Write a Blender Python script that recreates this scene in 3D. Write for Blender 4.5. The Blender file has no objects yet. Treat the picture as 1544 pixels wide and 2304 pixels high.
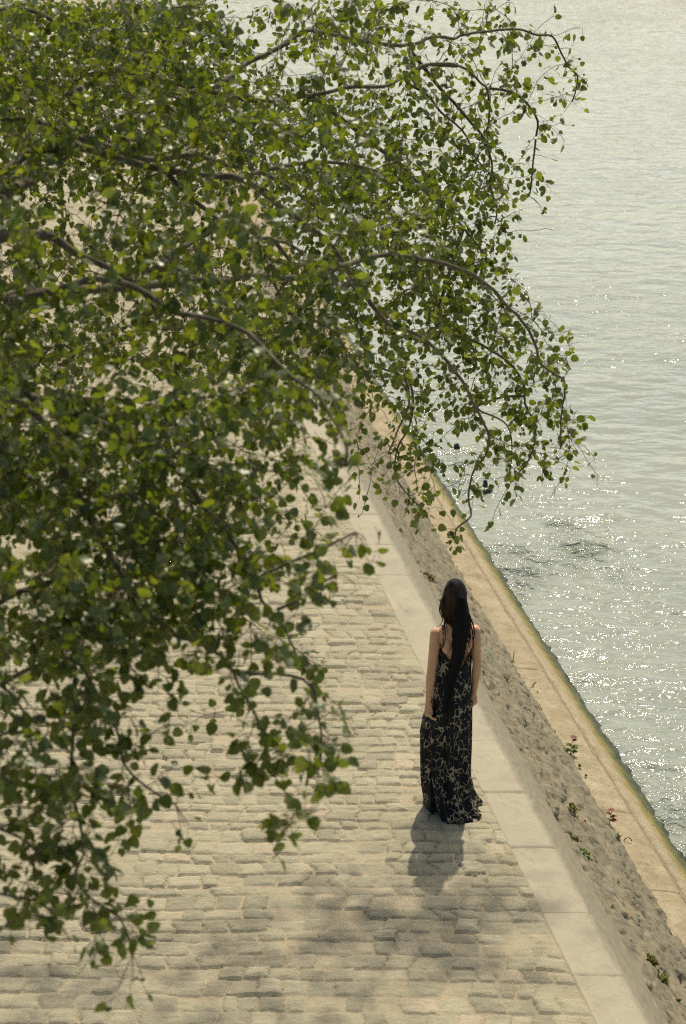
import bpy, bmesh, math, random
import numpy as np
from mathutils import Vector, Matrix, noise as mnoise

random.seed(7); RNG = np.random.default_rng(11)
R = math.radians
SC = bpy.context.scene
COL = SC.collection

# ------------------------------------------------------------------ camera model (photo pixels 1544 x 2304)
F, CX, CY = 4480.0, 772.0, 1152.0
TH = math.atan2(1752.0, F)
CAM = np.array([0.0, 0.0, 7.0])
FW = np.array([0, math.cos(TH), -math.sin(TH)]); UP = np.array([0, math.sin(TH), math.cos(TH)]); RT = np.array([1.0, 0, 0])
def ray(px, py):
    d = FW + RT * ((px - CX) / F) - UP * ((py - CY) / F)
    return d / np.linalg.norm(d)
def P(px, py, r): return CAM + ray(px, py) * r
def G(px, py, z=0.0):
    d = ray(px, py); t = (z - CAM[2]) / d[2]
    return CAM + d * t
def proj(p):
    q = np.asarray(p) - CAM
    w = q @ FW
    return CX + F * (q @ RT) / w, CY - F * (q @ UP) / w

SUN_EL, SUN_AZ = R(57), R(11)
# ------------------------------------------------------------------ helpers
def tag(o, label=None, cat=None, group=None, kind=None):
    if label: o['label'] = label
    if cat: o['category'] = cat
    if group: o['group'] = group
    if kind: o['kind'] = kind
    return o
def empty(name, loc=(0, 0, 0), rz=0.0):
    o = bpy.data.objects.new(name, None); COL.objects.link(o)
    o.location = loc; o.rotation_euler = (0, 0, rz); o.empty_display_size = .2
    return o
def link(name, me, mat=None, parent=None, smooth=True):
    if mat and not me.materials: me.materials.append(mat)
    if smooth and len(me.polygons): me.polygons.foreach_set('use_smooth', np.ones(len(me.polygons), bool))
    o = bpy.data.objects.new(name, me); COL.objects.link(o)
    if parent: o.parent = parent
    return o
def mesh_np(name, V, Fc, attrs=None):
    """V (n,3); Fc (m,3) or (m,4) int array; attrs name->(n,) float"""
    me = bpy.data.meshes.new(name)
    V = np.ascontiguousarray(V, np.float32); Fc = np.ascontiguousarray(Fc, np.int32)
    k = Fc.shape[1]
    me.vertices.add(len(V)); me.vertices.foreach_set('co', V.ravel())
    me.loops.add(Fc.size); me.loops.foreach_set('vertex_index', Fc.ravel())
    me.polygons.add(len(Fc)); me.polygons.foreach_set('loop_start', np.arange(0, Fc.size, k, dtype=np.int32))
    me.polygons.foreach_set('loop_total', np.full(len(Fc), k, np.int32))
    me.update(calc_edges=True)
    for a, v in (attrs or {}).items():
        at = me.attributes.new(a, 'FLOAT', 'POINT'); at.data.foreach_set('value', np.ascontiguousarray(v, np.float32).ravel())
    return me
def grid_faces(nr, nc, wrap=False):
    r = np.arange(nr - 1)[:, None]; c = np.arange(nc if wrap else nc - 1)[None, :]
    c2 = (c + 1) % nc
    a = r * nc + c; b = r * nc + c2; d = (r + 1) * nc + c; e = (r + 1) * nc + c2
    return np.stack([a, b, e, d], -1).reshape(-1, 4)

def hash2(i, j, seed=0):
    n = (i.astype(np.int64) * 374761393 + j.astype(np.int64) * 668265263 + seed * 1442695041) & 0x7fffffff
    n = (n ^ (n >> 13)) * 1274126177 & 0x7fffffff
    n = (n ^ (n >> 16)) * 2246822519 & 0x7fffffff
    return ((n ^ (n >> 15)) & 0xffffff) / float(0xffffff)
def vnoise(x, y, seed=0):
    i = np.floor(x); j = np.floor(y); fx = x - i; fy = y - j
    fx = fx * fx * (3 - 2 * fx); fy = fy * fy * (3 - 2 * fy)
    i = i.astype(np.int64); j = j.astype(np.int64)
    a = hash2(i, j, seed); b = hash2(i + 1, j, seed); c = hash2(i, j + 1, seed); d = hash2(i + 1, j + 1, seed)
    return (a + (b - a) * fx) * (1 - fy) + (c + (d - c) * fx) * fy
def fbm(x, y, seed=0, oct=4):
    s = 0; a = .5; t = 0
    for k in range(oct):
        s = s + a * vnoise(x, y, seed + k * 17); t += a; a *= .5; x = x * 2.03 + 5.1; y = y * 2.03 + 1.7
    return s / t * 2 - 1
def worley(x, y, seed=0):
    i = np.floor(x).astype(np.int64); j = np.floor(y).astype(np.int64)
    f1 = np.full(x.shape, 9.0); f2 = np.full(x.shape, 9.0); idv = np.zeros(x.shape)
    for di in (-1, 0, 1):
        for dj in (-1, 0, 1):
            ii = i + di; jj = j + dj
            px = ii + .15 + .7 * hash2(ii, jj, seed); py = jj + .15 + .7 * hash2(ii, jj, seed + 5)
            d = np.hypot(x - px, y - py)
            idn = hash2(ii, jj, seed + 9)
            closer = d < f1
            f2 = np.where(closer, f1, np.minimum(f2, d)); idv = np.where(closer, idn, idv); f1 = np.where(closer, d, f1)
    return f1, f2, idv
def sstep(a, b, x):
    t = np.clip((x - a) / (b - a), 0, 1); return t * t * (3 - 2 * t)

def catmull(pts, step):
    pts = [np.asarray(p, float) for p in pts]
    if len(pts) == 2: pts = [pts[0], (pts[0] + pts[1]) / 2, pts[1]]
    ext = [2 * pts[0] - pts[1]] + pts + [2 * pts[-1] - pts[-2]]
    out = []
    for k in range(1, len(ext) - 2):
        p0, p1, p2, p3 = ext[k - 1:k + 3]
        n = max(1, int(np.linalg.norm(p2 - p1) / step))
        for q in range(n):
            t = q / n
            out.append(.5 * (2 * p1 + (p2 - p0) * t + (2 * p0 - 5 * p1 + 4 * p2 - p3) * t * t + (3 * p1 - p0 - 3 * p2 + p3) * t ** 3))
    out.append(pts[-1])
    return np.array(out)
def tube_np(path, rad, n=6, flat=1.0, ref=(0.31, 0.17, 0.93)):
    """closed-tip tube: returns V, F(quads)"""
    path = np.asarray(path, float); rad = np.asarray(rad, float)
    T = np.gradient(path, axis=0); T /= np.linalg.norm(T, axis=1)[:, None] + 1e-9
    ref = np.asarray(ref, float)
    A = np.cross(T, ref); bad = np.linalg.norm(A, axis=1) < 1e-3
    A[bad] = np.cross(T[bad], [1, 0, 0]); A /= np.linalg.norm(A, axis=1)[:, None]
    B = np.cross(T, A)
    ang = np.arange(n) * 2 * math.pi / n
    V = path[:, None, :] + rad[:, None, None] * (np.cos(ang)[None, :, None] * A[:, None, :] + flat * np.sin(ang)[None, :, None] * B[:, None, :])
    return V.reshape(-1, 3), grid_faces(len(path), n, True)
class Acc:
    def __init__(s): s.V = []; s.F = []; s.n = 0; s.A = {}
    def add(s, V, Fq, **attrs):
        s.V.append(V); s.F.append(np.asarray(Fq) + s.n); s.n += len(V)
        for k, v in attrs.items(): s.A.setdefault(k, []).append(np.broadcast_to(np.asarray(v, float), (len(V),)))
    def mesh(s, name):
        return mesh_np(name, np.concatenate(s.V), np.concatenate(s.F), {k: np.concatenate(v) for k, v in s.A.items()})

# ------------------------------------------------------------------ material helpers
class NT:
    def __init__(s, name):
        s.m = bpy.data.materials.new(name); s.m.use_nodes = True; s.t = s.m.node_tree; s.t.nodes.clear()
        s.out = s.n('ShaderNodeOutputMaterial')
    def n(s, typ, **kw):
        nd = s.t.nodes.new(typ)
        for k, v in kw.items():
            if k.startswith('i_'):
                key = k[2:]; key = int(key) if key.isdigit() else key.replace('_', ' ')
                nd.inputs[key].default_value = v
            else: setattr(nd, k, v)
        return nd
    def l(s, a, b): s.t.links.new(a, b)
    def obj(s, scale=(1, 1, 1)):
        tc = s.n('ShaderNodeTexCoord'); mp = s.n('ShaderNodeMapping'); mp.inputs['Scale'].default_value = scale
        s.l(tc.outputs['Object'], mp.inputs['Vector']); return mp.outputs['Vector']
    def noise(s, vec, scale, detail=4, rough=.55, dist=0):
        nd = s.n('ShaderNodeTexNoise'); nd.inputs['Scale'].default_value = scale; nd.inputs['Detail'].default_value = detail
        nd.inputs['Roughness'].default_value = rough; nd.inputs['Distortion'].default_value = dist
        s.l(vec, nd.inputs['Vector']); return nd.outputs['Fac']
    def ramp(s, fac, stops, interp='LINEAR'):
        nd = s.n('ShaderNodeValToRGB'); cr = nd.color_ramp; cr.interpolation = interp
        while len(cr.elements) < len(stops): cr.elements.new(.5)
        for e, (p, c) in zip(cr.elements, stops):
            e.position = p; e.color = (*c, 1) if len(c) == 3 else c
        s.l(fac, nd.inputs['Fac']); return nd.outputs['Color']
    def val(s, fac, a, b, lo=0.0, hi=1.0):
        nd = s.n('ShaderNodeMapRange'); nd.inputs['From Min'].default_value = a; nd.inputs['From Max'].default_value = b
        nd.inputs['To Min'].default_value = lo; nd.inputs['To Max'].default_value = hi
        s.l(fac, nd.inputs['Value']); return nd.outputs['Result']
    def mix(s, fac, a, b, blend='MIX'):
        nd = s.n('ShaderNodeMix', data_type='RGBA', blend_type=blend)
        for sock, v in ((nd.inputs[0], fac), (nd.inputs[6], a), (nd.inputs[7], b)):
            if hasattr(v, 'links'): s.l(v, sock)
            else: sock.default_value = v if not isinstance(v, tuple) or len(v) == 4 else (*v, 1)
        return nd.outputs[2]
    def math(s, op, a, b=0.0):
        nd = s.n('ShaderNodeMath', operation=op)
        for k, v in ((0, a), (1, b)):
            if hasattr(v, 'links'): s.l(v, nd.inputs[k])
            else: nd.inputs[k].default_value = v
        return nd.outputs[0]
    def attr(s, name): return s.n('ShaderNodeAttribute', attribute_name=name).outputs['Fac']
    def bump(s, h, strength=.3, dist=.01, normal=None):
        nd = s.n('ShaderNodeBump'); nd.inputs['Strength'].default_value = strength; nd.inputs['Distance'].default_value = dist
        s.l(h, nd.inputs['Height'])
        if normal is not None: s.l(normal, nd.inputs['Normal'])
        return nd.outputs['Normal']
    def bsdf(s, color, rough=.8, spec=.3, normal=None, **kw):
        nd = s.n('ShaderNodeBsdfPrincipled')
        for key, v in (('Base Color', color), ('Roughness', rough), ('Specular IOR Level', spec)):
            if hasattr(v, 'links'): s.l(v, nd.inputs[key])
            else: nd.inputs[key].default_value = (*v, 1) if isinstance(v, tuple) and len(v) == 3 else v
        if normal is not None: s.l(normal, nd.inputs['Normal'])
        for k, v in kw.items(): nd.inputs[k.replace('_', ' ')].default_value = v
        return nd
    def done(s, sh): s.l(sh.outputs[0] if hasattr(sh, 'outputs') else sh, s.out.inputs['Surface']); return s.m

def mat_paving():
    t = NT('sett_paving'); v = t.obj()
    n1 = t.noise(v, 3.0, 4); n2 = t.noise(v, 60, 5, .65); n3 = t.noise(v, 260, 3, .7); n4 = t.noise(t.obj((18, 90, 60)), 1, 4, .6)
    stone = t.ramp(t.attr('tone'), [(0, (.195, .182, .128)), (.25, (.28, .258, .18)), (.7, (.35, .322, .225)), (.93, (.38, .345, .248)), (1, (.43, .345, .25))])
    stone = t.mix(t.val(n4, .3, .75, 0, .6), stone, (.215, .205, .155))
    stone = t.mix(t.val(n2, .35, .7, 0, .40), stone, (.46, .42, .32))
    sand = t.ramp(n3, [(.3, (.22, .185, .12)), (.5, (.34, .293, .205)), (.7, (.43, .38, .275))])
    sand = t.mix(t.val(n1, .35, .7, 0, .5), sand, (.44, .37, .26))
    c = t.mix(t.math('ADD', t.attr('stone'), t.math('MULTIPLY', t.math('SUBTRACT', n2, .5), .9)), sand, stone)
    c = t.mix(t.val(t.noise(v, .9, 5), .42, .7, 0, .35), c, (.25, .22, .155))
    speck = t.ramp(t.noise(v, 190, 2), [(.24, (.5, .5, .5)), (.3, (1, 1, 1))])
    c = t.mix(.8, c, speck, 'MULTIPLY')
    c = t.mix(t.val(t.noise(t.obj((1, 1.6, 1)), 2.4, 6, .7), .52, .72, 0, .45), c, (.20, .185, .13))
    h = t.math('ADD', t.math('MULTIPLY', n3, .5), n2)
    return t.done(t.bsdf(c, .88, .25, t.bump(h, .9, .007)))
def mat_kerb():
    t = NT('kerb_limestone'); v = t.obj()
    n1 = t.noise(v, 3.2, 7, .68); n2 = t.noise(v, 70, 5, .7); n3 = t.noise(v, 300, 2, .7)
    c = t.ramp(n1, [(.3, (.16, .14, .096)), (.5, (.24, .213, .15)), (.75, (.315, .282, .203))])
    c = t.mix(t.val(n2, .3, .7, 0, .5), c, (.33, .297, .215))
    sp = t.ramp(t.noise(t.obj((60, 160, 100)), 1, 3, .6), [(.27, (.35, .3, .22)), (.34, (1, 1, 1))])
    c = t.mix(.75, c, sp, 'MULTIPLY')
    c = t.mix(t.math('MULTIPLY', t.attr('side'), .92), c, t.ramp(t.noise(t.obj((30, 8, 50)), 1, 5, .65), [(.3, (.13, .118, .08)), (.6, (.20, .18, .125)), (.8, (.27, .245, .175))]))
    def crack(scale, w_, det):
        q = t.math('ABSOLUTE', t.math('SUBTRACT', t.noise(t.obj((1, 2.2, 1)), scale, det, .6, .8), .5))
        return t.val(q, 0, w_, 1, 0)
    c = t.mix(t.math('MULTIPLY', t.math('MULTIPLY', crack(3.0, .006, 5), t.val(n1, .45, .6)), .8), c, (.10, .085, .06))
    c = t.mix(t.val(t.noise(t.obj((1, 1, 1)), 1.1, 6, .7), .5, .75, 0, .55), c, (.20, .175, .12))
    c = t.mix(t.attr('spill'), c, t.ramp(n3, [(.3, (.22, .185, .12)), (.7, (.38, .33, .235))]))
    c = t.mix(t.attr('joint'), c, (.115, .095, .068))
    h = t.math('ADD', n2, t.math('MULTIPLY', n3, .4))
    return t.done(t.bsdf(c, .62, .4, t.bump(h, .35, .004)))
def mat_rubble():
    t = NT('rubble_revetment'); v = t.obj()
    n1 = t.noise(v, 9, 5, .6); n2 = t.noise(v, 90, 4, .7); n3 = t.noise(v, 1.6, 4)
    stone = t.ramp(t.attr('tone'), [(0, (.085, .082, .064)), (.4, (.145, .138, .105)), (.8, (.20, .185, .14)), (1, (.27, .245, .185))])
    stone = t.mix(t.val(n1, .35, .7, 0, .55), stone, (.155, .145, .11))
    mortar = t.ramp(n1, [(.3, (.17, .148, .10)), (.5, (.225, .198, .14)), (.7, (.285, .25, .18))])
    c = t.mix(t.math('ADD', t.attr('stone'), t.math('MULTIPLY', t.math('SUBTRACT', n2, .5), .8)), mortar, stone)
    rust = t.ramp(t.noise(v, 22, 3, .6), [(.63, (0, 0, 0)), (.70, (1, 1, 1))])
    c = t.mix(t.math('MULTIPLY', rust, .6), c, (.42, .20, .10))
    moss = t.ramp(t.noise(v, 7, 5, .7), [(.66, (0, 0, 0)), (.73, (1, 1, 1))])
    c = t.mix(t.math('MULTIPLY', moss, .6), c, (.20, .20, .05))
    c = t.mix(t.val(n3, .35, .7, 0, .4), c, (.16, .145, .10))
    return t.done(t.bsdf(c, .9, .2, t.bump(t.math('ADD', n1, n2), .7, .012)))
def mat_ledge():
    t = NT('concrete_ledge'); v = t.obj()
    n1 = t.noise(v, 5, 7, .72); n2 = t.noise(v, 75, 3, .7)
    c = t.ramp(n1, [(.3, (.20, .165, .105)), (.5, (.31, .265, .175)), (.7, (.40, .352, .248))])
    sp = t.ramp(n2, [(.36, (.3, .24, .17)), (.46, (1, 1, 1))])
    c = t.mix(.8, c, sp, 'MULTIPLY')
    c = t.mix(t.val(t.noise(t.obj((1, .5, 1)), 3.0, 5, .7), .45, .7, 0, .75), c, (.25, .195, .12))
    c = t.mix(t.attr('joint'), c, (.12, .09, .06))
    return t.done(t.bsdf(c, .85, .25, t.bump(t.math('ADD', n1, n2), .5, .008)))
def mat_footing():
    t = NT('tidal_footing'); v = t.obj()
    n1 = t.noise(v, 7, 6, .75); n2 = t.noise(v, 80, 4, .7)
    p = t.math('ADD', t.attr('prof'), t.math('MULTIPLY', t.math('SUBTRACT', n1, .5), .55))
    p = t.math('ADD', p, t.math('MULTIPLY', t.math('SUBTRACT', n2, .5), .60))
    c = t.ramp(p, [(.0, (.32, .245, .15)), (.10, (.22, .165, .11)), (.20, (.27, .21, .14)), (.30, (.37, .32, .225)), (.46, (.34, .285, .18)),
                   (.55, (.29, .225, .09)), (.66, (.19, .165, .055)), (.77, (.085, .10, .028)), (.88, (.035, .046, .016)), (1, (.018, .022, .012))])
    sp = t.ramp(n2, [(.3, (.4, .35, .3)), (.45, (1, 1, 1))])
    c = t.mix(.7, c, sp, 'MULTIPLY')
    rg = t.val(p, .6, 1.0, .85, .45)
    return t.done(t.bsdf(c, rg, .35, t.bump(t.math('ADD', n1, n2), .8, .015)))
def mat_water():
    t = NT('river_water'); v = t.obj()
    rough_mask = t.attr('chop')
    # small ripples, finer and stronger where the water is broken
    a = t.noise(t.obj((1.0, 1.7, 1)), 8, 2, .5, .6); b = t.noise(t.obj((1.0, 1.5, 1)), 24, 2, .5, .5); c2 = t.noise(t.obj((.8, 1.5, 1)), 2.6, 2, .5, .3)
    h = t.math('ADD', t.math('MULTIPLY', a, .0065), t.math('MULTIPLY', c2, .048))
    h2 = t.math('MULTIPLY', t.math('ADD', t.math('MULTIPLY', b, .022), t.math('MULTIPLY', a, .066)), rough_mask)
    h = t.math('ADD', h, h2)
    nrm = t.bump(h, 1.0, 1.0)
    col = t.mix(t.val(t.noise(v, .25, 3), .35, .65), (.20, .228, .195), (.225, .25, .215))
    return t.done(t.bsdf(col, t.val(rough_mask, 0, .6, .085, .06), .5, nrm, IOR=1.33))
def mat_bark():
    t = NT('poplar_bark'); v = t.obj()
    n = t.noise(t.obj((30, 30, 12)), 1, 5, .6)
    c = t.ramp(n, [(.3, (.06, .052, .034)), (.55, (.125, .11, .075)), (.75, (.21, .19, .135))])
    return t.done(t.bsdf(c, .85, .2, t.bump(n, .5, .006)))
def mat_twig():
    t = NT('twig_bark'); v = t.obj()
    n = t.noise(v, 40, 3)
    c = t.ramp(n, [(.3, (.05, .03, .016)), (.7, (.11, .07, .035))])
    return t.done(t.bsdf(c, .7, .3))
def mat_leaf():
    t = NT('poplar_leaf'); v = t.obj()
    geo = t.n('ShaderNodeNewGeometry')
    tone = t.attr('tone')
    top = t.ramp(tone, [(0, (.022, .040, .007)), (.5, (.040, .065, .009)), (.85, (.075, .10, .012)), (1, (.13, .14, .02))])
    under = t.ramp(tone, [(0, (.055, .08, .032)), (1, (.12, .15, .06))])
    col = t.mix(geo.outputs['Backfacing'], top, under)
    b = t.bsdf(col, .36, .5)
    tr = t.n('ShaderNodeBsdfTranslucent')
    t.l(t.ramp(tone, [(0, (.10, .15, .007)), (.5, (.215, .275, .012)), (1, (.38, .40, .025))]), tr.inputs['Color'])
    mx = t.n('ShaderNodeMixShader'); mx.inputs[0].default_value = .44
    t.l(b.outputs[0], mx.inputs[1]); t.l(tr.outputs[0], mx.inputs[2])
    return t.done(mx)
def mat_plain(name, col, rough=.7, spec=.3, nscale=40, var=.35, bump=.2):
    t = NT(name); v = t.obj(); n = t.noise(v, nscale, 4)
    c = t.ramp(n, [(.3, tuple(x * (1 - var) for x in col)), (.7, tuple(x * (1 + var) for x in col))])
    return t.done(t.bsdf(c, rough, spec, t.bump(n, bump, .003)))
def mat_skin():
    t = NT('skin'); v = t.obj(); n = t.noise(v, 25, 4)
    c = t.ramp(n, [(.3, (.55, .305, .175)), (.7, (.62, .36, .215))])
    b = t.bsdf(c, .5, .4, t.bump(t.noise(v, 300, 2), .08, .001))
    b.inputs['Subsurface Weight'].default_value = .12; b.inputs['Subsurface Radius'].default_value = (.02, .008, .004)
    return t.done(b)
def mat_dress():
    t = NT('leopard_print'); tc = t.n('ShaderNodeTexCoord')
    mp = t.n('ShaderNodeMapping'); mp.inputs['Scale'].default_value = (1, 1, .72); t.l(tc.outputs['Object'], mp.inputs['Vector'])
    dn = t.n('ShaderNodeTexNoise'); dn.inputs['Scale'].default_value = 22; dn.inputs['Detail'].default_value = 2; t.l(mp.outputs[0], dn.inputs['Vector'])
    sub = t.n('ShaderNodeVectorMath', operation='SUBTRACT'); sub.inputs[1].default_value = (.5, .5, .5); t.l(dn.outputs['Color'], sub.inputs[0])
    sc = t.n('ShaderNodeVectorMath', operation='SCALE'); sc.inputs['Scale'].default_value = .030; t.l(sub.outputs[0], sc.inputs[0])
    ad = t.n('ShaderNodeVectorMath', operation='ADD'); t.l(mp.outputs[0], ad.inputs[0]); t.l(sc.outputs[0], ad.inputs[1])
    vo = t.n('ShaderNodeTexVoronoi', feature='DISTANCE_TO_EDGE'); vo.inputs['Scale'].default_value = 30; vo.inputs['Randomness'].default_value = .9; t.l(ad.outputs[0], vo.inputs['Vector'])
    wid = t.val(t.noise(mp.outputs[0], 17, 2, .6), .35, .66, -.06, .13)
    line = t.math('LESS_THAN', vo.outputs['Distance'], wid)
    c = t.mix(line, (.0065, .0075, .012), (.28, .24, .16))
    wv = t.noise(t.obj((1, 1, 1)), 500, 2)
    return t.done(t.bsdf(c, .6, .18, t.bump(wv, .15, .001)))
def mat_hair():
    t = NT('dark_brown_hair'); n = t.attr('tone')
    c = t.ramp(n, [(.0, (.006, .003, .002)), (.55, (.022, .009, .005)), (1, (.065, .024, .0105))])
    return t.done(t.bsdf(c, .5, .22))
def mat_scarf():
    t = NT('black_scarf'); n = t.noise(t.obj(), 30, 3)
    c = t.ramp(n, [(.3, (.005, .005, .0055)), (.7, (.008, .008, .009))])
    return t.done(t.bsdf(c, .7, .15, t.bump(t.noise(t.obj(), 400, 2), .15, .001)))

M = dict(paving=mat_paving(), kerb=mat_kerb(), rubble=mat_rubble(), ledge=mat_ledge(), footing=mat_footing(), water=mat_water(),
         bark=mat_bark(), twig=mat_twig(), leaf=mat_leaf(), skin=mat_skin(), dress=mat_dress(), hair=mat_hair(), scarf=mat_scarf(),
         weed=mat_plain('weed_green', (.12, .165, .03), .6, .3, 60), weedy=mat_plain('weed_yellow_green', (.20, .20, .05), .6, .3, 60),
         red=mat_plain('weed_red', (.15, .05, .025), .6, .3, 60), rock=mat_plain('wet_rock', (.022, .024, .02), .35, .5, 20, .4, .6),
         wood=mat_plain('wet_wood', (.035, .028, .02), .45, .4, 30, .4, .6), dry=mat_plain('dry_stem', (.25, .16, .09), .8, .2, 50),
         iron=mat_plain('rusty_iron', (.09, .05, .03), .7, .3, 60, .4, .4), pink=mat_plain('petal_pink', (.55, .10, .10), .6, .3, 60),
         sole=mat_plain('sandal_leather', (.02, .016, .012), .5, .4))

# ------------------------------------------------------------------ quay geometry
AZ = math.atan2(857.0, F / math.cos(TH))                 # the quay runs 10 degrees left of the view
DV = np.array([-math.sin(AZ), math.cos(AZ)]); NV = np.array([math.cos(AZ), math.sin(AZ)])   # along / across (towards the water)
WATER_Z = -1.20
def uoff(px, py, z):
    g = G(px, py, z); return float(g[:2] @ NV)
def xy(s, u): return s[..., None] * DV + u[..., None] * NV
U_KI = uoff(1046, 1700, 0); U_KO = uoff(1136, 1700, 0)
Z_BAND = -.15; U_BAND = uoff(1172, 1700, Z_BAND)
Z_LI = -.74; U_LI = uoff(1289, 1700, Z_LI)
Z_LO = -.79; U_LO = uoff(1340, 1700, Z_LO)
U_W = uoff(1394, 1700, WATER_Z)

def axis_steps(a, b, f):
    out = [a]
    while out[-1] < b: out.append(out[-1] + f(out[-1]))
    return np.array(out)

# ---- paving of setts: true heights for every stone, sand between them
def paving():
    ys = np.concatenate([np.linspace(-60, 8.6, 24), axis_steps(8.8, 62, lambda d: .0085 if d < 13 else .0085 * (d / 13) ** 2.1), np.array([66, 75, 90, 120, 170, 260])])
    ts = np.concatenate([axis_steps(0, 4.6, lambda t: .0100), axis_steps(4.62, 9, lambda t: .05), np.array([10, 13, 18, 26, 40, 70, 120])])
    Y, T = np.meshgrid(ys, ts, indexing='ij')
    # kerb inner edge at depth y: point with u = U_KI
    sK = (Y - U_KI * NV[1]) / DV[1]; xk = sK * DV[0] + U_KI * NV[0]
    X = xk - T
    wob = .035 * fbm(X * .9, Y * .9, 3, 3) + .012 * fbm(X * 4.5, Y * 4.5, 4, 2)
    Yw = Y + wob + .012 * X
    rng = np.random.default_rng(5)
    rows = np.cumsum(rng.uniform(.098, .168, 480)) + 8.0
    ri = np.searchsorted(rows, Yw)
    H = np.zeros_like(X); mask = np.zeros_like(X); tone = np.zeros_like(X)
    sand = .0062 + .0105 * fbm(X * 1.7, Y * 1.7, 20, 4) + .0020 * fbm(X * 40, Y * 40, 21, 2)
    Xw = X + .012 * fbm(X * 5, Y * 5, 31, 2) + .05 * fbm(X * .6, Y * 7.3, 33, 2)
    stone_h = np.full_like(X, -.02)
    detail = (Yw > rows[1]) & (T < 9.1) & (Y < 63)
    d_noise = .012 * fbm(X * 14, Y * 20, 41, 4)
    surf = .0055 * fbm(X * 14, Y * 30, 51, 3)
    for r in range(1, len(rows)):
        sel = detail & (ri == r)
        if not sel.any(): continue
        y0, y1 = rows[r - 1], rows[r]
        b = np.cumsum(rng.choice([.11, .15, .17, .19, .23], 190) * rng.uniform(.88, 1.12, 190)) - 14
        n = len(b)
        gx = rng.uniform(-.002, .006, n); gy0 = rng.uniform(-.003, .004, n); gy1 = rng.uniform(-.003, .004, n); oy = rng.normal(0, .006, n); rt = rng.normal(0, .05, n)
        hh = rng.normal(.0220, .0065, n); tn = rng.random(n); tl = rng.normal(-.02, .04, n); tl2 = rng.normal(0.0, .02, n)
        x = Xw[sel]; y = Yw[sel]
        k = np.clip(np.searchsorted(b, x), 1, n - 1)
        cx = (b[k - 1] + b[k]) / 2; hx = (b[k] - b[k - 1]) / 2 - gx[k]
        cy = (y0 + y1) / 2 + (gy0[k] - gy1[k]) / 2; hy = (y1 - y0) / 2 - (gy0[k] + gy1[k]) / 2
        rr = .020
        yo = y - cy - oy[k] - rt[k] * (x - cx)
        qx = np.abs(x - cx) - (hx - rr); qy = np.abs(yo) - (hy - rr)
        d = rr - (np.hypot(np.maximum(qx, 0), np.maximum(qy, 0)) + np.minimum(np.maximum(qx, qy), 0)) + d_noise[sel]
        prof = sstep(-.001, .006, d) * .82 + .18 * sstep(0, .04, d)
        stone_h[sel] = -.012 + (hh[k] + .012) * prof + prof * (tl[k] * (y - cy) + tl2[k] * (x - cx) + surf[sel])
        tone[sel] = tn[k]
    H = np.maximum(stone_h, sand) + .0008 * fbm(X * 70, Y * 70, 61, 2)
    mask = sstep(-.0015, .0035, stone_h - sand)
    edge = sstep(.10, 0, T); H = H * (1 - edge * .35)
    far = sstep(30, 60, Y); H = H * (1 - far * .5)
    V = np.stack([X, Y, H - .012], -1).reshape(-1, 3)
    Fc = grid_faces(*X.shape)[:, ::-1]
    me = mesh_np('pavement', V, Fc, dict(stone=mask, tone=tone))
    tag(link('pavement', me, M['paving']), 'worn pale stone setts with sandy joints on the quay', None, None, 'structure')
paving()

S_STEPS = np.concatenate([np.linspace(-55, 6.0, 14), axis_steps(6.6, 75, lambda d: .014 if d < 14 else .014 * (d / 14) ** 1.9), np.array([80, 95, 130, 200, 300])])

# ---- kerb of long blocks with a rolled outer edge
def kerb():
    ps = np.concatenate([[-.03], np.linspace(0, U_KO - U_KI - .01, 26), U_KO - U_KI + np.linspace(0, 1, 14) * (U_BAND - U_KO)])
    S, Q = np.meshgrid(S_STEPS, ps, indexing='ij')
    rng = np.random.default_rng(3)
    js = []
    s = -60.0
    while s < 300: js.append(s); s += rng.uniform(.70, .86)
    js = np.array(js); js += 12.05 - js[np.argmin(abs(js - 12.05))]
    sj = S                                                  # joints lie square to the path of setts
    S = S - (Q - .1) * math.tan(AZ)
    k = np.clip(np.searchsorted(js, sj), 1, len(js) - 1)
    dj = np.minimum(abs(sj - js[k - 1]), abs(sj - js[k])) + .003 * fbm(S * 20, Q * 20, 8, 3)
    W = U_KO - U_KI
    groove = sstep(.0075, .002, dj)
    blockh = (hash2(k, k * 0, 77) - .5) * .010
    t = np.clip((Q - W) / (U_BAND - U_KO), 0, 1)
    roll = np.where(Q > W, Z_BAND * (t ** 1.25 * .85 + .15 * t), 0)
    H = .004 + blockh * (Q < W) + .0035 * fbm(S * 3, Q * 9, 12, 4) - .010 * groove * (Q < W + .02) + roll
    chips = np.maximum(0, fbm(S * 9, Q * 12, 15, 3) - .35); H -= chips * .02
    H -= .012 * sstep(.02, 0, np.abs(Q - W)) * .5
    H = np.where(Q < 0, -.03, H)
    XY = xy(S, U_KI + Q)
    V = np.concatenate([XY, H[..., None]], -1).reshape(-1, 3)
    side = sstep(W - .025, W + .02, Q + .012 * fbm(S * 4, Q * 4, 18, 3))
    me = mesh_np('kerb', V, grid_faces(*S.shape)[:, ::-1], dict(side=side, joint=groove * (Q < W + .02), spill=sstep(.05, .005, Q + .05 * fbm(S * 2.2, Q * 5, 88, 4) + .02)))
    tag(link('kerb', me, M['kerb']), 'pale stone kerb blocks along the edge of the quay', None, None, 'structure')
kerb()

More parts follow.
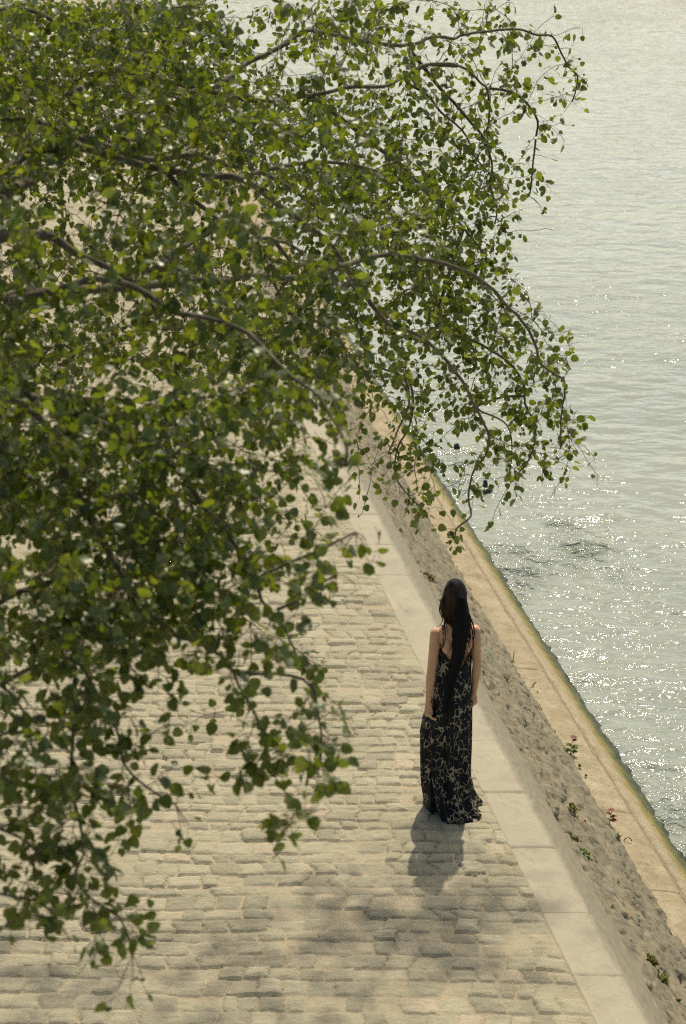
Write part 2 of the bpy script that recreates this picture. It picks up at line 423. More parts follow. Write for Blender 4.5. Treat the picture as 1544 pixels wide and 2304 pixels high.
# ---- embankment: rubble slope, ledge, tidal footing
EMB = empty('embankment_wall', (0, 0, 0))
tag(EMB, 'sloping rubble stone river wall between kerb and water', 'wall')
SLOPE_N = np.array([NV[0] * .7071, NV[1] * .7071, .7071])
def rubble_pt(S, Q):
    """Q 0..1 down the slope"""
    u = U_BAND - .012 + Q * (U_LI - U_BAND + .012); z = Z_BAND + .004 + Q * (Z_LI - Z_BAND - .03)
    return np.concatenate([xy(S, u), z[..., None]], -1)
def slope():
    L = math.hypot(U_LI - U_BAND, Z_LI - Z_BAND)
    ps = np.linspace(0, 1, 76)
    S, Q = np.meshgrid(S_STEPS, ps, indexing='ij')
    q = Q * L
    wx = S + .05 * fbm(S * 3, q * 3, 2, 2); wy = q + .04 * fbm(S * 3, q * 3, 6, 2)
    f1, f2, idv = worley(wx * 6.5, wy * 9.5, 4)
    g1, g2, idg = worley(wx * 17, wy * 26, 14)
    edge = f2 - f1
    st = sstep(.05, .22, edge)
    ht = (idv - .45) * .026
    H = st * np.maximum(ht, -.004) + .5 * (1 - g1) * .007 * st + .010 * fbm(S * 9, q * 9, 22, 4) + .012 * fbm(S * 20, q * 55, 23, 3)
    pit = np.maximum(0, fbm(S * 7, q * 26, 26, 4) - .22); H -= pit * .28
    H = H * sstep(0, .10, Q) * (1 - .55 * sstep(.9, 1, Q))
    B = rubble_pt(S, Q) + H[..., None] * SLOPE_N
    me = mesh_np('rubble_slope', B.reshape(-1, 3), grid_faces(*S.shape)[:, ::-1], dict(stone=np.clip(st * sstep(.25, .5, idv), 0, 1), tone=idg * .5 + idv * .5))
    o = link('rubble_slope', me, M['rubble'], EMB)
    # ledge
    ps = np.linspace(0, 1, 16)
    S, Q = np.meshgrid(S_STEPS, ps, indexing='ij')
    rng = np.random.default_rng(9); js = np.cumsum(rng.uniform(1.0, 1.6, 260)) - 55
    k = np.clip(np.searchsorted(js, S), 1, len(js) - 1); dj = np.minimum(abs(S - js[k - 1]), abs(S - js[k])) + .003 * fbm(S * 20, Q * 3, 5, 2)
    jt = sstep(.008, .003, dj)
    u = U_LI - .05 + Q * (U_LO - U_LI + .05); z = Z_LI + Q * (Z_LO - Z_LI)
    z = z + .010 * fbm(S * 2.5, u * 9, 31, 4) + .004 * fbm(S * 25, u * 25, 33, 3) - jt * .006
    z = np.where(Q > .93, z - .01, z)
    V = np.concatenate([xy(S, u), z[..., None]], -1)
    link('ledge', mesh_np('ledge', V.reshape(-1, 3), grid_faces(*S.shape)[:, ::-1], dict(joint=jt)), M['ledge'], EMB)
    # footing down into the water
    ps = np.concatenate([np.linspace(0, 1, 40), [1.25, 2.2]])
    S, Q = np.meshgrid(S_STEPS, ps, indexing='ij')
    u = U_LO + Q * (U_W - U_LO); z = Z_LO - .012 + Q * (WATER_Z - Z_LO)
    rgh = .012 * fbm(S * 6, Q * 5, 41, 4) + .028 * np.maximum(0, fbm(S * 9, Q * 9, 42, 6) + .02) * sstep(.7, .95, Q) - .02 * sstep(.12, .18, Q) * sstep(.3, .2, Q)
    rgh = rgh * sstep(0, .08, Q)
    V = np.concatenate([xy(S, u), z[..., None]], -1) + rgh[..., None] * SLOPE_N
    link('tidal_footing', mesh_np('tidal_footing', V.reshape(-1, 3), grid_faces(*S.shape)[:, ::-1], dict(prof=np.clip(Q, 0, 1))), M['footing'], EMB)
slope()

# ------------------------------------------------------------------ water
def water():
    ss = np.concatenate([np.linspace(-150, 4, 30), axis_steps(5, 85, lambda d: .03 if d < 14 else .03 * (d / 14) ** 1.7), np.linspace(92, 1500, 70) ])
    us = np.concatenate([axis_steps(U_W - .12, U_W + 4.5, lambda t: .03), axis_steps(U_W + 4.6, U_W + 16, lambda t: .09), np.linspace(U_W + 17, U_W + 60, 60), np.linspace(U_W + 66, U_W + 900, 50)])
    S, U = np.meshgrid(ss, us, indexing='ij')
    XY = xy(S, U); X = XY[..., 0]; Y = XY[..., 1]
    du = U - U_W
    # a belt of broken, choppy water lies along the quay, with slicks in it
    belt = sstep(2.0, 1.1, du + .55 * fbm(X * .6, Y * .35, 70, 3)) * sstep(34, 20, Y + 3 * fbm(X * .4, Y * .2, 75, 2))
    slick = sstep(-.16, .20, fbm(X * .9 + Y * .35, Y * .55 - X * .3, 71, 3)) * (.35 + .65 * sstep(-.30, .15, fbm(X * 2.2, Y * 3.6 - X * .5, 79, 3)))
    chop = belt * (.20 + .80 * slick)
    chop = np.maximum(chop, .02 + .13 * sstep(.0, .5, fbm(X * .6, Y * .4, 77, 4)))
    far = sstep(80, 25, Y)
    z = .024 * fbm(X * .8, Y * 1.5, 72, 3) * far + .048 * fbm(X * 2.6, Y * 4.6, 73, 3) * (.35 + chop) * far
    z += .034 * fbm(X * 6, Y * 11, 74, 2) * chop * sstep(30, 18, Y)
    V = np.stack([X, Y, WATER_Z + z], -1).reshape(-1, 3)
    me = mesh_np('water', V, grid_faces(*S.shape)[:, ::-1], dict(chop=chop))
    tag(link('water', me, M['water']), 'pale grey green river water glittering in the sun', None, None, 'structure')
water()

# ------------------------------------------------------------------ poplar tree
COV = """
9 9 9 9 9 3 5 7 7 5 4 3 1 0 0 0
9 9 9 9 9 5 5 5 5 4 4 4 3 1 0 0
9 9 9 9 9 8 7 6 6 6 5 3 2 0 0 0
8 8 8 8 8 8 8 8 8 8 6 3 1 0 0 0
7 5 6 8 6 6 7 8 9 9 8 5 0 0 0 0
8 7 8 8 8 6 6 7 8 9 8 2 0 0 0 0
8 6 7 8 8 8 7 7 8 9 9 4 0 0 0 0
9 8 6 7 8 9 9 7 8 8 9 6 3 0 0 0
9 9 8 7 8 9 9 8 5 6 7 6 5 0 0 0
9 9 9 9 8 8 7 5 2 6 4 5 5 0 0 0
9 9 9 9 9 7 5 3 2 4 2 4 4 0 0 0
8 9 9 9 9 8 6 2 1 2 1 1 0 0 0 0
8 8 9 9 9 8 5 3 0 0 0 0 0 0 0 0
7 9 9 9 9 7 4 2 0 0 0 0 0 0 0 0
7 9 9 7 7 5 4 0 0 0 0 0 0 0 0 0
5 9 8 5 4 4 5 2 0 0 0 0 0 0 0 0
6 9 8 3 2 4 5 4 0 0 0 0 0 0 0 0
7 9 5 3 1 5 6 3 0 0 0 0 0 0 0 0
6 6 5 1 0 2 3 0 0 0 0 0 0 0 0 0
5 6 6 0 0 0 0 0 0 0 0 0 0 0 0 0
4 6 5 0 0 0 0 0 0 0 0 0 0 0 0 0
0 1 4 1 0 0 0 0 0 0 0 0 0 0 0 0
0 0 0 0 0 0 0 0 0 0 0 0 0 0 0 0
"""
CG = np.array([[float(v) for v in l.split()] for l in COV.strip().splitlines()]) / 10
def cov(px, py):
    gx = np.clip(px / 100 - .5, -3, 15); gy = np.clip(py / 100 - .5, -3, 22)
    gx = np.clip(gx, 0, 14.999); gy = np.clip(gy, 0, 21.999)
    i = gx.astype(int); j = gy.astype(int); a = gx - i; b = gy - j
    return (CG[j, i] * (1 - a) + CG[j, i + 1] * a) * (1 - b) + (CG[j + 1, i] * (1 - a) + CG[j + 1, i + 1] * a) * b
def layers(x, y):
    if x >= 1000: return [(11.0, 1)] if y < 450 else [(10.2, 1)]
    if y >= 1650: return [(5.5, 1)]
    if y >= 1250: return [(5.6, .75), (6.4, .25)]
    if x >= 850: return [(10.3, .7), (8.2, .3)] if y > 450 else [(11, .6), (9.5, .4)]
    if y < 250: return [(8.0, .35), (10, .35), (12, .3)]
    if y < 450: return [(7.5, .4), (9.5, .35), (11.5, .25)]
    if x > 800 and y > 850: return [(10, 1)]
    if y < 850: return [(6.3, .35), (7.6, .35), (9.6, .3)] if x < 600 else [(7, .4), (9.6, .6)]
    return [(5.8, .55), (6.8, .45)]

class Skel:
    def __init__(s): s.P = np.zeros((60000, 3)); s.T = np.zeros((60000, 3)); s.par = np.full(60000, -1); s.n = 0; s.w = np.zeros(60000); s.limb = np.zeros(60000, bool); s.chains = []
    def chain(s, pts, parent, limb=False, info=None):
        idx = []
        T = np.gradient(pts, axis=0) if len(pts) > 1 else np.zeros_like(pts)
        for p, t in zip(pts, T):
            i = s.n; s.P[i] = p; s.T[i] = t / (np.linalg.norm(t) + 1e-9); s.par[i] = parent; s.limb[i] = limb; parent = i; s.n += 1; idx.append(i)
        s.chains.append((idx, limb, info)); return idx
    def nearest(s, p, limit=None):
        n = s.n; d = np.linalg.norm(s.P[:n] - p, axis=1)
        # branches run outward from the trunk: prefer nodes lying behind the target
        v = (p - s.P[:n]) / (d[:, None] + 1e-6)
        al = np.einsum('ij,ij->i', v, s.T[:n])
        k = int(np.argmin(d * (1.25 - .45 * al))); return k, d[k]
SK = Skel()
TRUNK = np.array([-4.7, 7.4, 0.0])
def wiggle(path, amp, seed):
    n = len(path); out = path.copy()
    for q in range(3):
        ph = np.array([mnoise.noise(Vector((k * .09 + seed * 7.3, q * 31.7, seed))) for k in range(n)])
        ph2 = np.array([mnoise.noise(Vector((k * .31 + seed * 3.3, q * 11.7, seed))) for k in range(n)])
        out[:, q] += (ph + .35 * ph2) * amp * np.minimum(1, np.arange(n) / 6)
    return out
trunk_path = wiggle(catmull([TRUNK + np.array(v) for v in ((0, 0, -.1), (.05, 0, 1.6), (.0, .1, 3.2), (.15, .1, 4.6), (.1, .3, 6.2), (.3, .35, 7.8), (.35, .6, 9.6), (.4, .6, 11.2))], .12), .06, 1)
tidx = SK.chain(trunk_path, -1, True, ('trunk', .27, .05))
limb_n = [0]
def limb(pts, r0, r1, attach=None, name='branch', amp=.012):
    """pts in world coordinates; joined to the nearest wood already grown, with a swept start"""
    pts = [np.asarray(p, float) for p in pts]
    if attach is None: k, d = SK.nearest(pts[0])
    else: k = attach; d = np.linalg.norm(SK.P[k] - pts[0])
    if d > .15:
        a = SK.P[k]; mid = (a + pts[0]) / 2 + np.array([0, 0, .08 * d])
        pts = [a, mid] + pts
    limb_n[0] += 1
    path = wiggle(catmull(pts, .03), amp, limb_n[0] + 3)
    return SK.chain(path, k, True, (name, r0, r1))
def px(seq, r0, r1=None):
    r1 = r0 if r1 is None else r1
    n = len(seq) - 1
    return [P(x, y, r0 + (r1 - r0) * i / max(1, n)) for i, (x, y) in enumerate(seq)]
def tz(z): return tidx[int(np.argmin(abs(trunk_path[:, 2] - z)))]
# scaffold limbs, entering the picture from the left
limb([(-3.2, 7.7, 5.6)] + px([(-160, 262), (0, 269), (67, 269), (135, 295), (207, 316), (269, 337), (332, 357), (373, 352), (446, 347), (497, 368), (560, 381), (640, 415), (720, 470)], 7.9, 8.6), .055, .008, tz(4.9))
limb([(-3.1, 7.2, 4.6)] + px([(-120, 520), (0, 420), (15, 394), (62, 347), (130, 332), (197, 334), (259, 352), (321, 373), (389, 386), (466, 394), (539, 399), (570, 389), (622, 376), (668, 368), (760, 365), (850, 385)], 7.3, 8.6), .055, .007, tz(4.2))
limb(px([(-60, 520), (0, 455), (40, 415), (75, 400), (120, 370), (150, 350), (230, 300), (330, 255), (440, 225)], 7.0, 8.2), .032, .006)
limb([(-3.0, 6.6, 4.7)] + px([(-180, 700), (0, 679), (52, 668), (124, 655), (197, 632), (243, 632), (290, 645), (342, 674), (380, 703), (445, 712), (509, 729), (561, 751), (600, 790), (626, 819), (682, 865), (717, 885), (750, 940), (772, 979), (782, 1011), (776, 1050)], 6.6, 5.7), .052, .004, tz(3.9))
limb(px([(-140, 560), (0, 533), (90, 527), (130, 540), (170, 570), (220, 592), (300, 640), (350, 700)], 7.0), .03, .006)
limb(px([(380, 395), (422, 437), (477, 486), (510, 512), (552, 547), (610, 620), (650, 700)], 8.0), .012, .005)
R1 = limb(px([(520, 396), (556, 408), (587, 431), (626, 463), (691, 508), (749, 557), (810, 650), (872, 731), (909, 741), (954, 759), (986, 790), (1017, 831), (1045, 867), (1067, 908), (1090, 949), (1101, 981), (1094, 1022), (1072, 1053), (1060, 1081), (1054, 1126), (1060, 1162), (1031, 1185), (1024, 1198)], 8.1, 10.0), .014, .004)
limb(px([(300, 640), (400, 565), (470, 520), (519, 508), (574, 531), (613, 538), (658, 557), (720, 600), (800, 650)], 7.2, 9.0), .014, .005)
limb(px([(110, 655), (250, 650), (380, 640), (429, 631), (510, 635), (561, 620), (671, 622), (736, 609), (795, 589), (866, 573), (960, 585), (1040, 610), (1103, 645), (1140, 691), (1181, 727), (1203, 768), (1212, 813), (1239, 836), (1267, 854), (1271, 890), (1262, 926), (1260, 972), (1262, 1008)], 6.7, 10.2), .017, .004)
limb(px([(623, 667), (649, 638), (671, 622)][::-1], 8.3), .01, .005)
limb(px([(-220, 290), (0, 249), (78, 223), (145, 212), (259, 166), (400, 190), (560, 225), (700, 215), (800, 195), (863, 195), (896, 181), (930, 159), (954, 145), (993, 142), (1027, 147), (1060, 164), (1084, 188), (1096, 202), (1101, 241), (1099, 275), (1092, 300)], 9.0, 11.0), .030, .005, tz(5.6))
limb(px([(1099, 200), (1137, 202), (1166, 212), (1190, 236), (1210, 270), (1205, 308), (1200, 347), (1195, 414), (1190, 440)], 11.0), .010, .004)
limb(px([(-220, 40), (0, 26), (67, 23), (109, 41), (145, 67), (202, 104), (275, 135), (332, 181), (383, 207)], 8.5), .04, .006, tz(6.6))
limb(px([(383, 207), (430, 205), (482, 192), (518, 166), (560, 137), (632, 104), (668, 78), (699, 67), (751, 78), (863, 101), (935, 100), (959, 89), (988, 83), (1022, 87), (1041, 77), (1089, 70), (1137, 67), (1171, 68), (1210, 80), (1243, 82), (1263, 120), (1282, 154), (1299, 173), (1296, 202), (1287, 231)], 9.0, 11.2), .016, .004)
limb(px([(911, 178), (959, 212), (993, 251), (1027, 280), (1051, 308), (1065, 347), (1099, 386)], 10.8), .012, .004)
limb(px([(920, 111), (949, 145), (983, 188), (1027, 236), (1070, 284), (1089, 308), (1108, 366), (1104, 424), (1118, 472), (1113, 506)], 10.8), .012, .004)
limb(px([(700, 215), (800, 290), (900, 370), (980, 450), (1050, 520), (1085, 560), (1110, 600)], 9.8, 10.4), .014, .004)
limb(px([(986, 730), (1060, 760), (1122, 795), (1158, 827), (1181, 872), (1181, 908), (1203, 954), (1203, 990), (1190, 1035), (1162, 1067)], 10.1), .011, .004)
limb(px([(749, 620), (800, 730), (822, 799), (859, 827), (899, 840), (922, 872), (922, 917), (895, 972), (875, 1017)], 9.6, 10), .010, .004)
limb(px([(922, 863), (931, 899), (922, 958), (895, 1008), (890, 1067), (913, 1108), (954, 1153)], 10), .007, .003)
limb(px([(1072, 917), (1108, 935), (1144, 958), (1153, 999), (1150, 1050)], 10), .007, .003)
M1 = limb([(-2.6, 6.2, 4.9)] + px([(-260, 760), (0, 880), (60, 920), (94, 950), (120, 989), (139, 1040), (150, 1250), (160, 1480), (165, 1640), (165, 1750), (185, 1865), (190, 1920), (170, 1960), (180, 2005), (215, 2030), (260, 2055), (280, 2090), (300, 2150)], 6.1, 5.4), .035, .003, tz(4.3))
limb(px([(60, 890), (180, 930), (298, 989), (372, 1031), (418, 1076), (447, 1128), (476, 1163), (530, 1230), (575, 1300), (591, 1349), (623, 1385), (649, 1420), (672, 1478)], 6.0, 5.7), .016, .003)
limb(px([(581, 1300), (653, 1265), (750, 1219), (800, 1195)], 5.75), .006, .003)
limb(px([(623, 1372), (675, 1346), (724, 1307), (756, 1287)], 5.75), .006, .003)
limb(px([(139, 1040), (220, 1200), (310, 1350), (400, 1433), (432, 1440), (474, 1462), (504, 1478), (523, 1504), (539, 1540), (559, 1572), (590, 1640), (600, 1700)], 5.8, 5.6), .013, .003)
limb(px([(530, 1511), (568, 1517), (627, 1519), (685, 1534), (711, 1559), (719, 1605), (727, 1653), (721, 1718)], 5.65), .006, .003)
limb(px([(-120, 1450), (0, 1537), (32, 1563), (58, 1601), (40, 1640), (0, 1653)], 5.6), .010, .004)
limb(px([(-150, 1780), (0, 1860), (45, 1880), (90, 1920)], 5.5), .008, .003)
limb(px([(-120, 1960), (0, 2005), (90, 2025), (130, 2060)], 5.45), .007, .003)
limb(px([(160, 1480), (220, 1560), (262, 1640), (280, 1720), (330, 1770), (395, 1810)], 5.6), .007, .003)
# crown above the picture: it shades the near sprays and dapples the paving at the bottom of the frame
limb([(-3.6, 9.0, 8.0), (-2.0, 11.6, 8.3), (-.4, 14.0, 7.9), (.4, 14.6, 7.3)], .035, .005, tz(7.2))
limb([(-1.4, 13.3, 8.0), (-.9, 15.0, 7.8), (-.9, 14.9, 7.4)], .015, .005)
limb([(-3.2, 8.3, 8.2), (-1.8, 8.8, 8.6), (-.4, 9.0, 8.3), (.5, 9.2, 7.9)], .05, .01, tz(7.4))
limb([(-3.4, 7.0, 7.6), (-2.2, 7.0, 8.1), (-1.0, 7.2, 7.9), (-.2, 7.6, 7.6)], .045, .01, tz(6.6))
NLIMB = SK.n

targets = []
for cy_ in range(0, 2250, 50):
    for cx_ in range(-100, 1400, 50):
        c = float(cov(np.array([cx_ + 25.]), np.array([cy_ + 25.]))[0])
        if c < .04: continue
        for r, w in layers(cx_ + 25, cy_ + 25):
            area = .00050 * (F / r) ** 2
            q = -math.log(1 - min(c, .94)) * 2500 / area * w * (1.5 if cx_ < 850 and cy_ < 1500 else 1.0)
            n = q / 7.0
            n = int(n) + (random.random() < n - int(n))
            for _ in range(n):
                targets.append((P(cx_ + random.random() * 50, cy_ + random.random() * 50, r * random.uniform(.94, 1.06)), True))
def box_targets(n, lo, hi):
    for _ in range(n): targets.append((np.array([random.uniform(a, b) for a, b in zip(lo, hi)]), False))
box_targets(300, (-2.6, 5.6, 7.3), (.5, 9.4, 8.7))
BAND = []
for _gx, _gy, _r, _n in ((870, 2040, .30, 40), (1000, 2010, .28, 40), (1110, 2010, .26, 34), (760, 1990, .25, 20), (690, 2070, .3, 24), (920, 2110, .3, 26), (560, 2100, .3, 20), (420, 2170, .3, 20), (200, 2190, .3, 18), (60, 2120, .3, 12), (700, 2230, .3, 18), (1040, 2100, .25, 16), (860, 2270, .3, 12), (1180, 2150, .2, 8), (480, 2290, .3, 12), (250, 2290, .3, 12)):
    _g = G(_gx, _gy + 45, 0); _h = 6.9 + .5 * math.sin(_gx * .013)
    _n = int(_n * 1.9); BAND.append((_g[0] + _h / math.tan(SUN_EL) * math.sin(SUN_AZ), _g[1] + _h / math.tan(SUN_EL) * math.cos(SUN_AZ), _h, _r, _n))
for (bx, by, bz, br, bn) in BAND:
    for _ in range(bn):
        v = np.array([random.gauss(0, .9), random.gauss(0, .8), random.gauss(0, .8)]) * br
        targets.append((np.array([bx, by, bz]) + v, False))

# grow twigs outward, the targets nearest to existing wood first
tp = np.array([t[0] for t in targets]); tin = [t[1] for t in targets]
best = np.full(len(tp), 1e9)
CH = 400
def upd(i0, i1):
    global best
    for a in range(i0, i1, CH):
        d = np.linalg.norm(tp[:, None, :] - SK.P[None, a:min(i1, a + CH), :], axis=2).min(1)
        best = np.minimum(best, d)
upd(0, SK.n)
done = np.zeros(len(tp), bool)
LEAF = []    # base, axis, normal, size, tone
def leaf_at(p, tdir, tip, frame):
    if frame:
        x, y = proj(p); c = float(cov(np.array([x]), np.array([y]))[0])
        if -5 < x < 1560 and random.random() > c / .30: return
    side = np.cross(tdir, np.array([random.gauss(0, 1) for _ in range(3)])); side /= np.linalg.norm(side) + 1e-9
    a = side * 1.0 + tdir * random.uniform(.1, .7) + np.array([0, 0, -1]) * random.uniform(.15, 1.0)
    a /= np.linalg.norm(a)
    n = np.array([random.gauss(0, .75), random.gauss(-.1, .75), random.gauss(.55, .6)])
    n -= a * (n @ a); n /= np.linalg.norm(n) + 1e-9
    s = random.uniform(.022, .045) * (random.uniform(.45, .85) if tip and random.random() < .6 else 1)
    tone = min(1, max(0, random.gauss(.40, .16) + (.14 if tip else 0)))
    LEAF.append((p, a, n, s, tone))
for it in range(len(tp)):
    i = int(np.argmin(np.where(done, 1e9, best))); done[i] = True
    t = tp[i]; k, d = SK.nearest(t)
    a = SK.P[k]; dirp = SK.T[k]
    d = np.linalg.norm(t - a) + 1e-6
    v = (t - a) / d
    c1 = a + (dirp * .5 + v * .6 + np.array([0, 0, .10])) * d * .4
    c2 = t + np.array([0, 0, 1]) * d * .14 - v * d * .18 + RNG.normal(0, .05, 3) * d
    n = max(3, int(d / .03)); uu = np.linspace(0, 1, n + 1)[1:, None]
    path = (1 - uu) ** 3 * a + 3 * (1 - uu) ** 2 * uu * c1 + 3 * (1 - uu) * uu ** 2 * c2 + uu ** 3 * t
    path += RNG.normal(0, .0028, path.shape)
    i0 = SK.n
    idx = SK.chain(path, k, False, None)
    upd(i0, SK.n)
    m = len(path); nl = random.randint(6, 11); span = min(m, 14)
    for q in range(nl):
        j = m - 1 - int(span * (q / nl) * random.uniform(.7, 1.2)) if q else m - 1
        j = max(0, min(m - 1, j))
        leaf_at(path[j] + RNG.normal(0, .004, 3), SK.T[idx[j]], q < 2, tin[i])
# sparse spurs with leaves along the thin limb ends
for idx, isl, info in SK.chains:
    if not isl or info[0] == 'trunk' or info[2] > .0065: continue
    for j in list(idx[len(idx) // 3:-len(idx) // 4:3]) + list(idx[-len(idx) // 4:]) + [idx[-1]] * 5:
        if random.random() < .75:
            pj = SK.P[j]; sd = np.array([random.gauss(0, 1), random.gauss(0, 1), random.gauss(-.3, 1)]); sd /= np.linalg.norm(sd)
            L = random.uniform(.02, .10)
            sp = np.array([pj, pj + sd * L * .5, pj + sd * L + np.array([0, 0, -.01])])
            ii = SK.chain(sp[1:], j, False, None)
            for q in range(random.randint(1, 3)): leaf_at(sp[-1] + RNG.normal(0, .012, 3), sd, q == 0, False)
print('twigs', it, 'nodes', SK.n, 'leaves', len(LEAF))

# wood radii: pipe model for twigs, traced taper for limbs
cnt = np.zeros(SK.n)
for i in range(SK.n - 1, -1, -1):
    if cnt[i] == 0: cnt[i] = 1
    if SK.par[i] >= 0: cnt[SK.par[i]] += cnt[i] if (SK.par[i] != i - 1 or True) else 0
TREE = empty('poplar_tree', tuple(TRUNK))
tag(TREE, 'leafy poplar with long drooping branches overhanging the stone quay', 'tree')
def to_tree(V): return V - TRUNK
twigs = Acc()
for idx, isl, info in SK.chains:
    path = SK.P[idx]
    if isl:
        name, r0, r1 = info
        u = np.linspace(0, 1, len(idx)); rad = r1 + (r0 - r1) * (1 - u) ** 1.15
        if name == 'trunk': rad = rad + .14 * np.exp(-trunk_path[:, 2] / .35) + .012 * np.sin(np.arange(len(idx)) * 1.3)
        if name != 'trunk' and SK.par[idx[0]] >= 0 and np.linalg.norm(SK.P[SK.par[idx[0]]] - path[0]) > .02:
            path = np.vstack([SK.P[SK.par[idx[0]]], path]); rad = np.concatenate([[rad[0] * 1.1], rad])
        V, Fq = tube_np(path, rad, 20 if name == 'trunk' else 9)
        link(name, mesh_np(name, to_tree(V), Fq), M['bark'], TREE)
    else:
        c = np.minimum(cnt[idx], 400)
        rad = .00145 * np.minimum(c, 60) ** .22
        rad = np.clip(rad, .0013, .0055)
        pp = SK.P[SK.par[idx[0]]]
        path = np.vstack([pp, path]); rad = np.concatenate([[rad[0]], rad]); rad[-1] = .0008
        if len(path) > 8: sel = np.unique(np.concatenate([np.arange(0, len(path), 2), [len(path) - 1]])); path = path[sel]; rad = rad[sel]
        twigs.add(to_tree(tube_np(path, rad, 5)[0]), grid_faces(len(path), 5, True))
link('twigs', twigs.mesh('twigs'), M['twig'], TREE)
# leaves
side = np.array([(-.03, .17), (.08, .38), (.19, .37), (.31, .48), (.42, .41), (.55, .43), (.66, .31), (.79, .28), (.86, .15)])
mids = np.array([(.0, 0), (.2, 0), (.44, 0), (.68, 0), (1.02, 0)])
tv = np.concatenate([mids, side, side * [1, -1]])
tf = []
for sgn, off in ((1, 5), (-1, 14)):
    mk = 0
    ring = [(0, 0)] + [None]
    for i in range(8):
        pa, pb = off + i, off + i + 1
        want = int(np.argmin(abs(mids[:, 0] - side[i + 1, 0]))); want = min(want, 4)
        tri = [(mk, pa, pb)]
        if want > mk: tri = [(mk, pa, mk + 1), (mk + 1, pa, pb)]; mk += 1
        tf += tri
    tf.append((mk, off + 8, 4))
    if sgn == -1:
        tf[-(len(tf) // 2):] = [(a, c, b) for a, b, c in tf[-(len(tf) // 2):]]
tf = np.array(tf)
nl = len(LEAF)
B = np.array([l[0] for l in LEAF]); Ax = np.array([l[1] for l in LEAF]); Nn = np.array([l[2] for l in LEAF]); Sz = np.array([l[3] for l in LEAF]); Tn = np.array([l[4] for l in LEAF])
Lt = np.cross(Nn, Ax)
fold = RNG.uniform(-.1, .35, nl); curl = RNG.uniform(-.35, .15, nl); wid = RNG.uniform(.85, 1.15, nl); tw = RNG.normal(0, .25, nl)
U_ = np.broadcast_to(tv[:, 0], (nl, len(tv))); V_ = tv[:, 1][None, :] * wid[:, None]
W_ = fold[:, None] * np.abs(V_) + curl[:, None] * U_ ** 2 + tw[:, None] * V_ * U_ + .035 * np.sin(V_ * 14 + U_ * 9)
pet = RNG.uniform(.018, .04, nl)
base = B + Ax * pet[:, None]
LV = base[:, None, :] + Sz[:, None, None] * (U_[..., None] * Ax[:, None, :] + V_[..., None] * Lt[:, None, :] + W_[..., None] * Nn[:, None, :])
LF = tf[None] + (np.arange(nl) * len(tv))[:, None, None]
# petioles: thin three sided prisms
pw = .0009
pv = np.stack([B + Lt * pw, B - Lt * pw, B + Nn * pw * 1.6, base + Lt * pw, base - Lt * pw, base + Nn * pw * 1.6], 1)
pf = np.array([(0, 1, 4), (0, 4, 3), (1, 2, 5), (1, 5, 4), (2, 0, 3), (2, 3, 5)])
PFc = pf[None] + (np.arange(nl) * 6)[:, None, None] + nl * len(tv)
LVa = np.concatenate([LV.reshape(-1, 3), pv.reshape(-1, 3)]); LFa = np.concatenate([LF.reshape(-1, 3), PFc.reshape(-1, 3)])
tones = np.concatenate([np.repeat(Tn, len(tv)), np.full(nl * 6, .8)])
link('foliage', mesh_np('foliage', to_tree(LVa), LFa, dict(tone=tones)), M['leaf'], TREE)

# ------------------------------------------------------------------ woman
ORG = G(1012, 1815, 0.0)
YAW = R(7)
def ell_rings(rings, n=28, back=None):
    Vs = []
    for (z, cx, cy, rx, ry) in rings:
        a = np.arange(n) * 2 * math.pi / n
        m = np.ones(n)
        if back: m = 1 - back(z) * np.exp(-((np.angle(np.exp(1j * (a + math.pi / 2)))) / .16) ** 2)
        Vs.append(np.stack([cx + rx * np.cos(a) * m, cy + ry * np.sin(a) * m, np.full(n, z)], -1))
    V = np.concatenate(Vs); Fq = grid_faces(len(rings), n, True)
    return V, Fq, n
def cap_ends(V, Fq, n):
    """quads only: close both ends to a pole with degenerate free quads"""
    k = len(V); lo = V[:n].mean(0); hi = V[-n:].mean(0)
    V = np.vstack([V, lo, hi]); f = []
    for i in range(0, n, 2):
        f.append((k, (i + 2) % n, (i + 1) % n, i)); f.append((k + 1, k - n + i, k - n + (i + 1) % n, k - n + (i + 2) % n))
    return V, np.vstack([Fq, np.array(f)])
def capped_tube(path, rad, n=12, flat=1.0, ref=(0, 1, 0.01), step=.02):
    path = np.asarray(path, float)
    seg = np.linalg.norm(np.diff(path, axis=0), axis=1); cum = np.concatenate([[0], np.cumsum(seg)])
    P2 = catmull(path, step)
    s2 = np.concatenate([[0], np.cumsum(np.linalg.norm(np.diff(P2, axis=0), axis=1))]); s2 = s2 / s2[-1] * cum[-1]
    r2 = np.interp(s2, cum, rad)
    T0 = P2[1] - P2[0]; T0 /= np.linalg.norm(T0); T1 = P2[-1] - P2[-2]; T1 /= np.linalg.norm(T1)
    P2 = np.vstack([P2[0] - T0 * r2[0] * .7, P2[0] - T0 * r2[0] * .4, P2, P2[-1] + T1 * r2[-1] * .4, P2[-1] + T1 * r2[-1] * .7])
    r2 = np.concatenate([[r2[0] * .5, r2[0] * .85], r2, [r2[-1] * .85, r2[-1] * .5]])
    V, Fq = tube_np(P2, r2, n, flat, ref)
    return cap_ends(V, Fq, n)
def ellipsoid(c, r, n=20, m=14):
    rings = []
    for i in range(1, m):
        t = math.pi * i / m
        rings.append((c[2] - r[2] * math.cos(t), c[0], c[1], r[0] * math.sin(t), r[1] * math.sin(t)))
    V, Fq, n = ell_rings(rings, n)
    return cap_ends(V, Fq, n)
